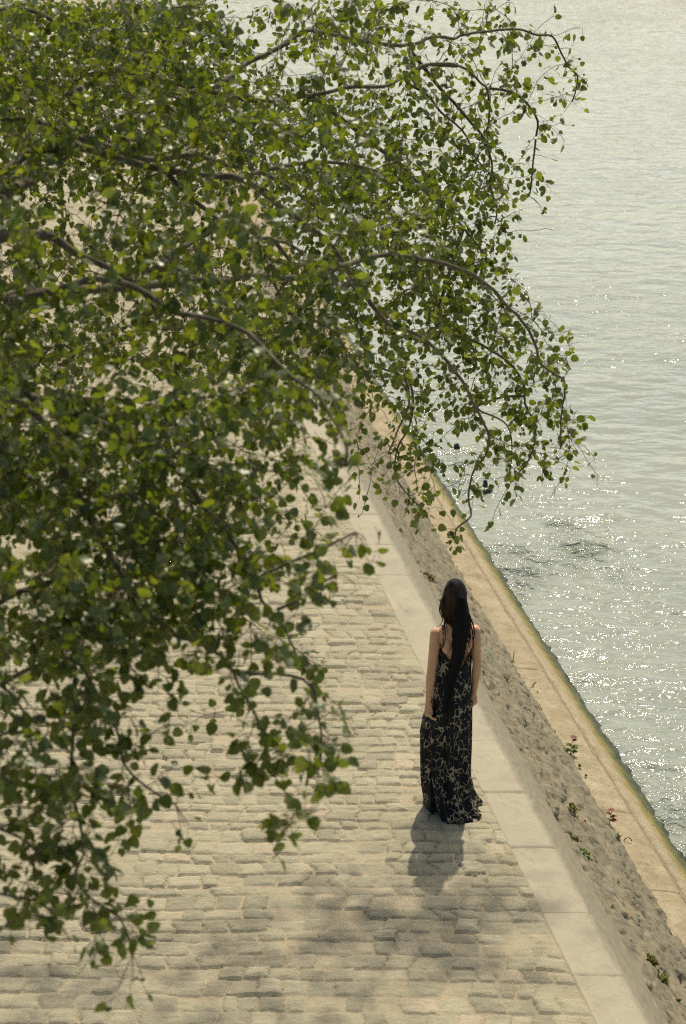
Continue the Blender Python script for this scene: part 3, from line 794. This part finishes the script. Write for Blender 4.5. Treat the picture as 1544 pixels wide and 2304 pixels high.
def build_woman():
    W = empty('person', (ORG[0], ORG[1], 0.0), YAW)
    tag(W, 'woman in long leopard print dress and black headscarf standing on the quay, seen from behind', 'person')
    A = Acc()
    rings = [(.74, -.02, 0, .115, .085), (.80, -.02, -.005, .120, .09), (.88, -.015, -.006, .118, .09), (.96, -.008, -.003, .112, .085), (1.03, 0, 0, .112, .084),
             (1.09, .005, .002, .104, .080), (1.16, .008, .004, .108, .084), (1.23, .010, .006, .116, .092), (1.29, .012, .004, .122, .092), (1.335, .012, .0, .128, .082),
             (1.37, .012, -.004, .126, .066), (1.395, .011, -.006, .10, .056), (1.415, .010, -.004, .068, .052), (1.435, .009, -.002, .050, .050), (1.47, .008, .004, .044, .048), (1.53, .008, .012, .045, .050)]
    zz = np.array([r[0] for r in rings]); dz = np.linspace(.74, 1.53, 50)
    arr = np.array(rings); rr = [(z, *[np.interp(z, zz, arr[:, k]) for k in range(1, 5)]) for z in dz]
    V, Fq, n = ell_rings(rr, 36, lambda z: .075 if 0.95 < z < 1.36 else .02)
    A.add(*cap_ends(V, Fq, n))
    for sx in (-1, 1):   # shoulder blades
        A.add(*ellipsoid((.012 + sx * .068, -.066, 1.275), (.036, .024, .062)))
    # head with face
    hc = np.array([.008, .020, 1.612])
    A.add(*ellipsoid(hc, (.062, .084, .102), 28, 18)); A.add(*ellipsoid(hc + [0, .038, -.062], (.047, .056, .056)))
    A.add(*ellipsoid(hc + [0, .088, -.108 + .02], (.020, .018, .016)))                 # chin
    A.add(*capped_tube([hc + [0, .088, .012], hc + [0, .101, -.012], hc + [0, .110, -.030]], [.007, .009, .012]))
    A.add(*ellipsoid(hc + [0, .092, -.058], (.022, .010, .006))); A.add(*ellipsoid(hc + [0, .091, -.067], (.019, .010, .007)))   # lips
    for sx in (-1, 1):
        A.add(*ellipsoid(hc + [sx * .028, .075, .002], (.014, .010, .009)))            # eyelids
        A.add(*ellipsoid(hc + [sx * .063, .005, -.015], (.008, .018, .030)))           # ears
    # arms
    def arm(sh, el, wr, sx, hand_dir):
        sh, el, wr = map(np.array, (sh, el, wr))
        fa = el + (wr - el) * .3
        A.add(*capped_tube([sh + [-sx * .02, 0, .006], sh, sh + (el - sh) * .3, sh + (el - sh) * .7, el, fa, el + (wr - el) * .7, wr], [.036, .041, .038, .033, .030, .0315, .024, .0175], 16))
        A.add(*ellipsoid(sh + [sx * .002, 0, .002], (.038, .042, .042)))
        hd = np.array(hand_dir, float); hd /= np.linalg.norm(hd)
        inn = np.array([-sx, 0, 0.0]); fwd = np.cross(hd, inn) * (1 if sx < 0 else -1)
        if fwd[1] < 0: fwd = -fwd
        pk = wr + hd * .075
        A.add(*capped_tube([wr, wr + hd * .03, pk], [.019, .028, .031], 14, .42, tuple(inn)) if False else capped_tube([wr, wr + hd * .03, pk], [.018, .027, .032], 14, .45, tuple(fwd)))
        for q, (o, L, cu) in enumerate(((-.026, .060, .95), (-.009, .074, .8), (.009, .078, .65), (.026, .070, .5))):
            b = pk + fwd * o - hd * .006
            k1 = b + (hd * math.cos(cu * .45) + inn * math.sin(cu * .45)) * L * .45
            k2 = k1 + (hd * math.cos(cu * 1.1) + inn * math.sin(cu * 1.1)) * L * .32
            k3 = k2 + (hd * math.cos(cu * 1.7) + inn * math.sin(cu * 1.7)) * L * .25
            A.add(*capped_tube([b, k1, k2, k3], [.0092, .0085, .0078, .0066], 10, 1, (.3, .9, .2), .006))
        tb = wr + hd * .024 + fwd * .020
        A.add(*capped_tube([tb, tb + fwd * .018 + hd * .024 + inn * .008, tb + fwd * .022 + hd * .050 + inn * .014, tb + fwd * .018 + hd * .070 + inn * .018], [.013, .011, .0095, .0075], 10, 1, (.3, .1, .9), .006))
    arm((-.120, -.004, 1.340), (-.156, -.060, 1.11), (-.184, -.100, .868), -1, (.08, -.05, -1))
    arm((.144, -.002, 1.344), (.160, -.035, 1.112), (.154, .01, .872), 1, (-.06, .10, -1))
    # legs and feet
    for sx, fy in ((-1, -.02), (1, .06)):
        hp = np.array([sx * .060 - .015, 0, .80]); kn = np.array([sx * .07, fy + .02, .47]); an = np.array([sx * .062, fy - .01, .085])
        A.add(*capped_tube([hp, hp + (kn - hp) * .5, kn, kn + (an - kn) * .35, an], [.068, .062, .050, .048, .032], 16, 1, (0, 1, .01), .03))
        A.add(*capped_tube([an + [0, -.025, -.045], an + [0, .05, -.052], an + [sx * .008, .14, -.064]], [.030, .032, .020], 12, .9, (0, 0, 1)))
    me0 = A.mesh('body_src')
    tmp = bpy.data.objects.new('tmp', me0); COL.objects.link(tmp)
    md = tmp.modifiers.new('r', 'REMESH'); md.mode = 'VOXEL'; md.voxel_size = .0042
    sm = tmp.modifiers.new('s', 'SMOOTH'); sm.factor = .5; sm.iterations = 3
    dg = bpy.context.evaluated_depsgraph_get(); dg.update()
    me = bpy.data.meshes.new_from_object(tmp.evaluated_get(dg)); me.name = 'body'
    bpy.data.objects.remove(tmp, do_unlink=True); bpy.data.meshes.remove(me0)
    link('body', me, M['skin'], W)

    # ---- dress
    tab = np.array([(1.31, -.112, .136, -.098, .108), (1.24, -.112, .136, -.102, .114), (1.16, -.110, .130, -.098, .105), (1.09, -.116, .128, -.100, .10), (1.0, -.136, .128, -.118, .108),
                    (.90, -.150, .128, -.130, .118), (.80, -.166, .130, -.138, .122), (.70, -.196, .130, -.142, .124), (.58, -.212, .130, -.142, .126), (.38, -.200, .126, -.148, .135),
                    (.22, -.185, .128, -.165, .145), (.12, -.176, .142, -.195, .155), (.05, -.172, .178, -.235, .165), (.006, -.170, .212, -.262, .17)])[::-1]
    na, nz = 160, 90
    a = np.arange(na) * 2 * math.pi / na
    db = np.abs(np.angle(np.exp(1j * (a + math.pi / 2 - .14))))       # angle from the middle of the back
    ztop = np.where(db < 1.25, 1.105 + .175 * (np.clip(db / 1.18, 0, 1)) ** 1.35, 1.28)
    ztop = np.where(db > 1.9, 1.28 + .02 * np.sin((db - 1.9) / 1.24 * math.pi / 2), ztop)
    V = np.zeros((nz, na, 3))
    for j in range(nz):
        v = j / (nz - 1)
        z = .006 + (ztop - .006) * v ** .92
        xl = np.interp(z, tab[:, 0], tab[:, 1]); xr = np.interp(z, tab[:, 0], tab[:, 2]); yb = np.interp(z, tab[:, 0], tab[:, 3]); yf = np.interp(z, tab[:, 0], tab[:, 4])
        cx = (xl + xr) / 2; hw = (xr - xl) / 2
        ca, sa = np.cos(a), np.sin(a)
        cs = np.sign(ca) * np.abs(ca) ** .92; sn = np.sign(sa) * np.abs(sa) ** .92
        low = 1 - sstep(.75, 1.12, z)
        fold = low * (.010 * np.sin(9 * a + 1.5 * np.sin(3 * z) + .6) + .007 * np.sin(17 * a + 2.2 * z + 1.3) + .005 * np.sin(29 * a - 3 * z)) * (.55 + .8 * sstep(.8, .1, z))
        fold = fold + .004 * np.sin(14 * z + 3 * a) * sstep(.7, 1.0, z) * np.sin(a * 2) 
        fold = fold + .010 * sstep(.35, .0, z) * np.sin(6 * a + 9 * z)
        x = cx + (hw + fold) * cs; y = np.where(sn < 0, -sn * yb, sn * yf) + fold * sn
        # the hem drags back and to the right
        hem = sstep(.16, 0, z) 
        y = y + hem * np.where((a > math.pi) & (a < 1.5 * math.pi), (1.5 * math.pi - a) / (.5 * math.pi) * .10, 0) * 1.2
        zz_ = z + hem * .012 * (1 + np.sin(7 * a)) * .5
        V[j] = np.stack([x, y, zz_], -1)
    Vd = V.reshape(-1, 3); Fd = grid_faces(nz, na, True)
    dress = link('dress', mesh_np('dress', Vd, Fd), M['dress'], W)
    so = dress.modifiers.new('thick', 'SOLIDIFY'); so.thickness = .002; so.offset = -1
    for sx, xs in ((-1, -.084), (1, .118)):
        pth = catmull([(xs + .004 * sx, -.090, 1.27), (xs, -.079, 1.33), (xs - sx * .002, -.052, 1.392), (xs - sx * .004, -.01, 1.402 if sx < 0 else 1.404), (xs - sx * .006, .05, 1.372), (xs - sx * .01, .095, 1.30)], .012)
        Vs, Fs = tube_np(pth, np.full(len(pth), .0045), 8)
        link('dress_strap', mesh_np('dress_strap', Vs, Fs), M['dress'], W)

    # ---- hair: a cap of locks falling in waves down the back
    rng = np.random.default_rng(21); rnd = random.Random(4)
    H = Acc()
    V, Fq = ellipsoid(hc + [0, -.010, .0], (.068, .090, .104), 28, 18); H.add(V, Fq, tone=.05)
    def lock(th, r0=.0075, zend=None, flare=None, curl=None):
        # th: angle around the head, 0 = straight back, +-pi/2 = sides
        sx = math.sin(th); cyy = -math.cos(th)
        zend = zend if zend is not None else rnd.uniform(1.22, 1.36) + .05 * abs(th)
        if th < -.22: zend = rnd.choice([1.33, 1.37, 1.41, 1.44, 1.47]) + .04 * rnd.random()
        elif th < .15: zend = zend - .05
        fl = flare if flare is not None else rnd.uniform(.8, 1.12)
        curl = curl if curl is not None else rnd.uniform(.006, .017)
        pts = []; ph = rnd.uniform(0, 6.28)
        for q in range(22):
            t = q / 21
            z = 1.70 - (1.70 - zend) * t
            zr = (z - hc[2]) / .112
            if z > hc[2] - .02: rr = math.sqrt(max(0.02, 1 - zr * zr))
            else: rr = .98
            below = max(0, (hc[2] - .02 - z))
            rx = .072 * rr + .20 * below * fl * (1 - below * 1.3) + (.016 * math.exp(-((z - 1.56) / .05) ** 2) if th < -.5 else 0); ry = .096 * rr - .02 * min(1, below * 6)
            if z < 1.44: ry = max(ry, .085)
            x = hc[0] + sx * rx * (1 if z > 1.4 else 1) ; y = hc[1] - .012 + cyy * ry - .02 * sstep(1.5, 1.35, np.array(z)) * (abs(th) < 1.0)
            w = curl * min(1, below * 5)
            x += w * math.sin(ph + z * 38) + (.075 * sstep(1.52, 1.34, np.array(z)) if th < -.22 else 0); y += w * .7 * math.cos(ph + z * 38)
            pts.append((x, y, z))
        rad = np.interp(np.linspace(0, 1, 22), [0, .2, .7, 1], [r0 * .8, r0, r0 * .8, r0 * .12])
        pp = np.array(pts)
        Vt, Ft = tube_np(catmull(pp, .012), np.interp(np.linspace(0, 1, len(catmull(pp, .012))), np.linspace(0, 1, 22), rad), 6, .7)
        H.add(Vt, Ft, tone=rnd.random() ** 1.7)
    for q in range(300): lock(rnd.uniform(-1.75, 1.75), rnd.uniform(.0045, .0085))
    for q in range(40): lock(rnd.uniform(.35, 1.2), rnd.uniform(.003, .006), rnd.uniform(1.14, 1.24), rnd.uniform(.9, 1.15), rnd.uniform(.008, .02))
    for q in range(26): lock(rnd.uniform(-.5, .5), rnd.uniform(.004, .007), rnd.uniform(1.10, 1.2), 1.0, rnd.uniform(.006, .014))
    for q in range(12): lock(rnd.uniform(-1.6, -1.0), rnd.uniform(.0025, .0045), rnd.uniform(1.38, 1.46), rnd.uniform(1.1, 1.5), rnd.uniform(.01, .02))
    # loose curls
    for pts in ([(-.07, -.02, 1.63), (-.098, -.03, 1.57), (-.104, -.03, 1.52), (-.085, -.04, 1.46), (-.10, -.05, 1.43), (-.125, -.05, 1.405), (-.128, -.05, 1.385)],
                [(-.06, -.03, 1.5), (-.075, -.06, 1.43), (-.072, -.085, 1.38), (-.076, -.10, 1.33), (-.088, -.105, 1.29), (-.105, -.10, 1.272)],
                [(.09, -.03, 1.50), (.118, -.06, 1.43), (.126, -.09, 1.37), (.112, -.11, 1.31), (.12, -.115, 1.27), (.10, -.118, 1.235), (.075, -.118, 1.215)],
                [(.08, -.05, 1.44), (.098, -.10, 1.36), (.085, -.115, 1.30), (.10, -.12, 1.25), (.085, -.12, 1.2), (.055, -.12, 1.165)],
                [(-.08, -.02, 1.6), (-.09, -.05, 1.54), (-.078, -.06, 1.48), (-.062, -.08, 1.42), (-.058, -.10, 1.37)]):
        c = catmull(pts, .008); Vt, Ft = tube_np(c, np.interp(np.linspace(0, 1, len(c)), [0, .4, 1], [.006, .0045, .001]), 6); H.add(Vt, Ft, tone=.75)
    link('hair', H.mesh('hair'), M['hair'], W)

    # ---- headscarf: wrapped cap with folds, knot, and a long tail
    S = Acc(); n = 72; rings = 26
    ang = np.arange(n) * 2 * math.pi / n
    Vc = np.zeros((rings, n, 3))
    for j in range(rings):
        t = j / (rings - 1)
        phi = t * 1.0
        zlow = 1.594 + .035 * np.sin(ang)                                       # rim: higher at the brow, lower at the nape
        top = hc[2] + .114
        z = top - (top - zlow) * (1 - np.cos(phi * math.pi / 2)) ** .9
        zr = np.clip((z - hc[2]) / .114, -1, 1); rr = np.sqrt(np.maximum(0, 1 - zr ** 2))
        pl = .0035 * np.sin(ang * 5 + t * 6) * t + .004 * np.exp(-((ang - 4.4 - .5 * t) / .16) ** 2) * t
        pk = .013 * np.exp(-((np.angle(np.exp(1j * (ang - 3.7)))) / .55) ** 2) * math.exp(-((t - .28) / .18) ** 2)
        Vc[j] = np.stack([hc[0] + (.0755 * rr + pl) * np.cos(ang), hc[1] - .008 + (.099 * rr + pl) * np.sin(ang), z + pk], -1)
    S.add(Vc.reshape(-1, 3), grid_faces(rings, n, True)[:, ::-1])
    S.add(*ellipsoid((.028, -.094, 1.628), (.022, .020, .022), 14, 10))
    scarf = link('headscarf', S.mesh('headscarf'), M['scarf'], W)
    so = scarf.modifiers.new('thick', 'SOLIDIFY'); so.thickness = .003; so.offset = 0
    def ribbon(cpts, widths, ph):
        c = catmull(cpts, .012); m = len(c); w = np.interp(np.linspace(0, 1, m), np.linspace(0, 1, len(widths)), widths)
        k = 15; q = np.linspace(-.5, .5, k)
        T = np.gradient(c, axis=0); T /= np.linalg.norm(T, axis=1)[:, None]
        sd = np.cross(T, np.array([0, -1.0, 0])); sd /= np.linalg.norm(sd, axis=1)[:, None]
        nr = np.cross(sd, T)
        wob = .006 * np.sin(q[None, :] * 9 + ph + np.linspace(0, 3, m)[:, None]) + .0015 * np.sin(q[None, :] * 31 + np.linspace(0, 6, m)[:, None])
        Vr = c[:, None, :] + (q[None, :, None] * w[:, None, None]) * sd[:, None, :] + wob[..., None] * np.array([0, 1, 0])
        return Vr.reshape(-1, 3), grid_faces(m, k)
    T_ = Acc()
    T_.add(*ribbon([(.030, -.112, 1.64), (.034, -.128, 1.56), (.034, -.136, 1.47), (.028, -.140, 1.37), (.020, -.142, 1.28), (.004, -.140, 1.19), (-.018, -.138, 1.10), (-.045, -.150, 1.0), (-.068, -.168, .91), (-.086, -.176, .82)], [.04, .064, .072, .078, .078, .072, .066, .060, .055, .048], .3))
    T_.add(*ribbon([(.026, -.104, 1.63), (.020, -.120, 1.53), (.014, -.130, 1.42), (.006, -.134, 1.31), (-.008, -.134, 1.21), (-.026, -.134, 1.12), (-.05, -.146, 1.02), (-.07, -.162, .94)], [.04, .06, .064, .066, .06, .055, .05, .04], 1.9))
    tail = link('scarf_tail', T_.mesh('scarf_tail'), M['scarf'], scarf)
    so = tail.modifiers.new('thick', 'SOLIDIFY'); so.thickness = .002; so.offset = 0
    return W
build_woman()

# ------------------------------------------------------------------ weeds in the wall, things in the water
def on_slope(px_, py_):
    """where the view ray meets the rubble slope / ledge (true surface)"""
    d = ray(px_, py_); best_ = None
    for t in np.linspace(8, 40, 6400):
        p = CAM + d * t; u = p[:2] @ NV
        if u < U_KO: zs = 0
        elif u < U_BAND: zs = Z_BAND * (u - U_KO) / (U_BAND - U_KO)
        elif u < U_LI: zs = Z_BAND + (Z_LI - Z_BAND) * (u - U_BAND) / (U_LI - U_BAND)
        elif u < U_LO: zs = Z_LI + (Z_LO - Z_LI) * (u - U_LI) / (U_LO - U_LI)
        else: zs = max(WATER_Z, Z_LO + (WATER_Z - Z_LO) * (u - U_LO) / (U_W - U_LO))
        if p[2] <= zs: return p
    return p
def blade_leaf(A, p, a, n, L, w):
    a = np.asarray(a, float); a /= np.linalg.norm(a); n = np.asarray(n, float); n -= a * (n @ a); n /= np.linalg.norm(n) + 1e-9; l = np.cross(n, a)
    us = np.array([0, .25, .55, .8, 1.0]); ws = np.array([.12, .8, 1, .6, .04]) * w / 2
    V = []
    for u, ww in zip(us, ws):
        c = p + a * L * u - n * L * .25 * u * u
        V += [c - l * ww + n * ww * .3, c, c + l * ww + n * ww * .3]
    A.add(np.array(V), grid_faces(5, 3))
def tuft(name, label, px_, py_, size, nb, mat, cat, wide=.35, group=None, flat=.5):
    p = on_slope(px_, py_); rnd = random.Random(int(px_ * 7 + py_)); A = Acc()
    for _ in range(nb):
        az = rnd.uniform(0, 6.28); el = rnd.uniform(.3, 1.4)
        d = np.array([math.cos(az) * math.cos(el), math.sin(az) * math.cos(el), math.sin(el)]) + SLOPE_N * .35
        off = np.array([rnd.gauss(0, 1), rnd.gauss(0, 1), 0]) * size * .20; off *= (.25 if nb < 20 else 1); off[2] = -off[0] * .7
        L = size * .60 * rnd.uniform(.45, 1)
        blade_leaf(A, off - SLOPE_N * .006, d, (rnd.gauss(0, .5), rnd.gauss(0, .5), 1), L, L * wide)
    o = link(name, A.mesh(name), mat, None); o.location = p
    tag(o, label, cat, group or {'weed': 'weeds growing on the river wall', 'grass_tuft': 'grass tufts on the rubble slope', 'flower': 'pink flowers on the rubble slope'}.get(name)); return o
def sapling(label, px_, py_, leaves, matl, h):
    p = on_slope(px_, py_); E = empty('sapling', tuple(p)); tag(E, label, 'plant', 'saplings at the ledge edge'); rnd = random.Random(int(px_))
    c = catmull([(0, 0, -.03), (.004, .004, h * .5), (.012, 0, h)], .01); V, Fq = tube_np(c, np.linspace(.004, .002, len(c)), 6)
    link('stem', mesh_np('stem', V, Fq), M['dry'], E)
    for k, (hz, az, L, mt) in enumerate(leaves):
        A = Acc(); base = np.array([.01 * hz, 0, hz * h])
        a = np.array([math.cos(az), math.sin(az), .35])
        blade_leaf(A, base, a, (0, -.5, 1), L, L * .62)
        if L > .05:
            for s_ in (-.7, .7):
                blade_leaf(A, base + a * .2 * L, (math.cos(az + s_), math.sin(az + s_), .2), (0, -.5, 1), L * .7, L * .4)
        link('leaf', A.mesh('leaf'), M[mt], E)
    return E
sapling('sapling with one dark red lobed leaf above green leaves at the ledge edge', 1284, 1694, [(1.0, 1.2, .07, 'red'), (.9, .3, .045, 'red'), (.5, 2.6, .06, 'weed'), (.35, .2, .07, 'weed'), (.15, 3.0, .06, 'weed'), (.12, -.6, .06, 'weed'), (.05, 1.2, .05, 'weed')], None, .12)
sapling('brown red leaved sapling at ledge edge, lower than the green sapling', 1372, 1850, [(1.0, 1.5, .06, 'red'), (.8, 3.0, .045, 'red'), (.5, .1, .05, 'red'), (.2, -.4, .055, 'red'), (.15, 2.5, .045, 'weed')], None, .085)
tuft('weed', 'small dark green rosette just below the brown red sapling', 1394, 1884, .07, 12, M['weed'], 'weed', .3)
tuft('weed', 'green weed with dry stalk at the ledge edge beside the woman', 1153, 1490, .06, 14, M['weed'], 'weed', .45)
dp = on_slope(1154, 1488); c = catmull([dp + [0, 0, -.01], dp + [.006, .01, .05], dp + [.012, .012, .10]], .01); V, Fq = tube_np(c, np.linspace(.004, .003, len(c)), 6)
tag(link('dry_stalk', mesh_np('dry_stalk', V, Fq), M['dry']), 'dry brown stalk standing in the green weed beside the woman', 'plant stalk')
tuft('weed', 'bright green sprig on ledge edge halfway from dry stalk to red sapling', 1200, 1541, .07, 6, M['weed'], 'weed', .3)
tuft('weed', 'tiny thin green sprig on the ledge just right of the bright sprig', 1210, 1555, .05, 4, M['weed'], 'weed', .3)
tuft('weed', 'round green weed on ledge edge below the green sapling', 1305, 1725, .065, 14, M['weed'], 'weed', .4)
tuft('weed', 'small low green weed on ledge edge under the round one', 1319, 1746, .05, 12, M['weed'], 'weed', .4)
tuft('grass_tuft', 'round bright green grass tuft on the lower right rubble slope', 1434, 2018, .07, 34, M['weed'], 'grass tuft', .12)
tuft('grass_tuft', 'thin upright grass tuft above the round tuft on the rubble', 1393, 1987, .06, 16, M['weed'], 'grass tuft', .12)
tuft('weed', 'yellow green starry weed on rubble left of the round grass tuft', 1378, 2041, .06, 10, M['weedy'], 'weed', .2)
tuft('moss_clump', 'bright yellow green moss clump in the rubble near the lower right corner', 1469, 2162, .075, 90, M['weedy'], 'moss', .5)
tuft('weed', 'trailing brownish green weed hanging below the bright moss clump', 1494, 2205, .085, 60, M['weedy'], 'weed', .3)
tuft('weed', 'small yellow green weed lowest on the rubble at the right edge', 1527, 2252, .055, 18, M['weedy'], 'weed', .4)
tuft('weed', 'creeping dark green leaves under the kerb beside the shadow', 1318, 1925, .085, 40, M['weed'], 'weed', .5)
tuft('weed', 'yellow sprig at the end of the creeping leaves under the kerb', 1344, 1940, .05, 12, M['weedy'], 'weed', .3)
tuft('weed', 'light green trailing stem in joint above the creeping leaves', 1296, 1890, .07, 24, M['weedy'], 'weed', .4)
tuft('weed', 'green and orange weed mat midway on rubble below the saplings', 1292, 1822, .08, 36, M['weedy'], 'weed', .4)
tuft('weed', 'yellow green weed in the rubble joint just left of the headscarf', 966, 1300, .10, 40, M['weedy'], 'weed', .4)
tuft('weed', 'sparse yellow weed patch on rubble right of the woman\'s right arm', 1140, 1531, .08, 26, M['weedy'], 'weed', .35)
tuft('flower', 'small pink flower on the rubble slope above a paler one', 1318, 1847, .035, 9, M['pink'], 'flower', .7)
tuft('flower', 'paler pink flower lower on the rubble slope near the kerb', 1334, 1874, .03, 6, M['pink'], 'flower', .7)
# iron ring on the ledge
rp = on_slope(1413, 1893); a = np.linspace(0, math.pi, 16); c = np.stack([.028 * np.cos(a), .008 * np.ones(16), .028 * np.sin(a) - .002], -1); V, Fq = tube_np(c, np.full(16, .0035), 6, 1, (0, 1, 0))
o = link('iron_ring', mesh_np('iron_ring', V, Fq), M['iron']); o.location = rp; tag(o, 'small rusty iron ring set in the pale ledge', 'ring')
# wet rocks and driftwood showing above the water
def rock(label, px_, py_, rx, ry, rz, seed):
    p = G(px_, py_, WATER_Z); V, Fq = ellipsoid((0, 0, 0), (1, 1, 1), 26, 18)
    dsp = np.array([mnoise.fractal(Vector(v * 1.6) + Vector((seed, 3, 1)), 1, 2, 4) for v in V]); V = V * (1 + .35 * dsp)[:, None] * [rx, ry, rz]
    o = link('rock', mesh_np('rock', V, Fq), M['rock']); o.location = p; o.rotation_euler = (0, 0, seed); tag(o, label, 'rock', 'dark rocks in the river')
rock('small dark rock alone in the water below the drooping leaves', 1028, 1008, .035, .04, .06, 1.0)
rock('tall dark wet rock in the glittering water beside hanging twig', 1092, 1095, .03, .03, .085, 2.3)
rock('low dark wet rock at the foot of the tall one', 1097, 1106, .085, .05, .05, 4.1)
def drift(label, seq, r):
    pts = [G(x, y, WATER_Z) + np.array([0, 0, .010 * math.sin(i * 2.1) - .004]) for i, (x, y) in enumerate(seq)]
    c = wiggle(catmull(pts, .03), .03, len(seq) * 3.3); rad = r * (1 + .45 * np.sin(np.arange(len(c)) * .7) * np.cos(np.arange(len(c)) * .23)); rad[0] *= .3; rad[-1] *= .3
    V, Fq = tube_np(c, rad, 8); c0 = c.mean(0)
    o = link('driftwood', mesh_np('driftwood', V - c0, Fq), M['wood']); o.location = c0; tag(o, label, 'driftwood')
# litter on the setts
def litter_twig(px_, py_):
    p = G(px_, py_, 0); c = catmull([(-.05, 0, .006), (0, .01, .010), (.06, -.02, .006)], .01); V, Fq = tube_np(c, np.linspace(.005, .003, len(c)), 6)
    o = link('fallen_twig', mesh_np('fallen_twig', V, Fq), M['wood']); o.location = p; tag(o, 'short dark fallen twig lying on the sunlit setts', 'twig')
litter_twig(788, 1652)

# ------------------------------------------------------------------ light, sky, camera
sd = Vector((math.sin(SUN_AZ) * math.cos(SUN_EL), math.cos(SUN_AZ) * math.cos(SUN_EL), math.sin(SUN_EL)))
L = bpy.data.lights.new('sun', 'SUN'); L.energy = 3.9; L.angle = R(.9); L.color = (1.0, .895, .69)
lo = bpy.data.objects.new('sun', L); COL.objects.link(lo); lo.rotation_euler = sd.to_track_quat('Z', 'Y').to_euler(); lo.location = (4, 20, 30)
w = bpy.data.worlds.new('World'); SC.world = w; w.use_nodes = True; nt = w.node_tree
bg = nt.nodes['Background']; sky = nt.nodes.new('ShaderNodeTexSky'); sky.sky_type = 'NISHITA'; sky.sun_disc = False
sky.sun_elevation = SUN_EL; sky.sun_rotation = SUN_AZ; sky.air_density = 1.0; sky.dust_density = 5.0; sky.ozone_density = 1.5; sky.altitude = 40
tint = nt.nodes.new('ShaderNodeMix'); tint.data_type = 'RGBA'; tint.blend_type = 'MULTIPLY'; tint.inputs[0].default_value = 1.0
tint.inputs[7].default_value = (1.0, .985, .86, 1)       # warm summer haze
nt.links.new(sky.outputs[0], tint.inputs[6])
tcw = nt.nodes.new('ShaderNodeTexCoord'); sx = nt.nodes.new('ShaderNodeSeparateXYZ'); nt.links.new(tcw.outputs['Generated'], sx.inputs[0])
mr = nt.nodes.new('ShaderNodeMapRange'); mr.interpolation_type = 'SMOOTHSTEP'
for k_, v_ in (('From Min', .02), ('From Max', .52), ('To Min', 2.6), ('To Max', 1.0)): mr.inputs[k_].default_value = v_
nt.links.new(sx.outputs['Z'], mr.inputs['Value'])
hz = nt.nodes.new('ShaderNodeVectorMath'); hz.operation = 'SCALE'; nt.links.new(tint.outputs[2], hz.inputs[0]); nt.links.new(mr.outputs[0], hz.inputs['Scale'])
nt.links.new(hz.outputs[0], bg.inputs['Color']); bg.inputs['Strength'].default_value = .105
cam = bpy.data.cameras.new('camera'); co = bpy.data.objects.new('camera', cam); COL.objects.link(co); SC.camera = co
co.location = tuple(CAM); co.rotation_euler = (math.pi / 2 - TH, 0, 0)
cam.sensor_fit = 'VERTICAL'; cam.sensor_height = 36.0; cam.lens = F / 2304 * 36.0; cam.clip_end = 4000; cam.clip_start = .1
cam.dof.use_dof = True; cam.dof.focus_distance = 13.4; cam.dof.aperture_fstop = 4.5
vs = SC.view_settings; vs.view_transform = 'Standard'; vs.look = 'None'; vs.exposure = 0.17; vs.gamma = 1.0
SC.cycles.use_denoising = False; SC.cycles.denoiser = 'OPENIMAGEDENOISE'; SC.cycles.denoising_input_passes = 'RGB_ALBEDO_NORMAL'; SC.cycles.denoising_prefilter = 'ACCURATE'; SC.cycles.filter_width = 1.15
SC.cycles.max_bounces = 8; SC.cycles.transmission_bounces = 4
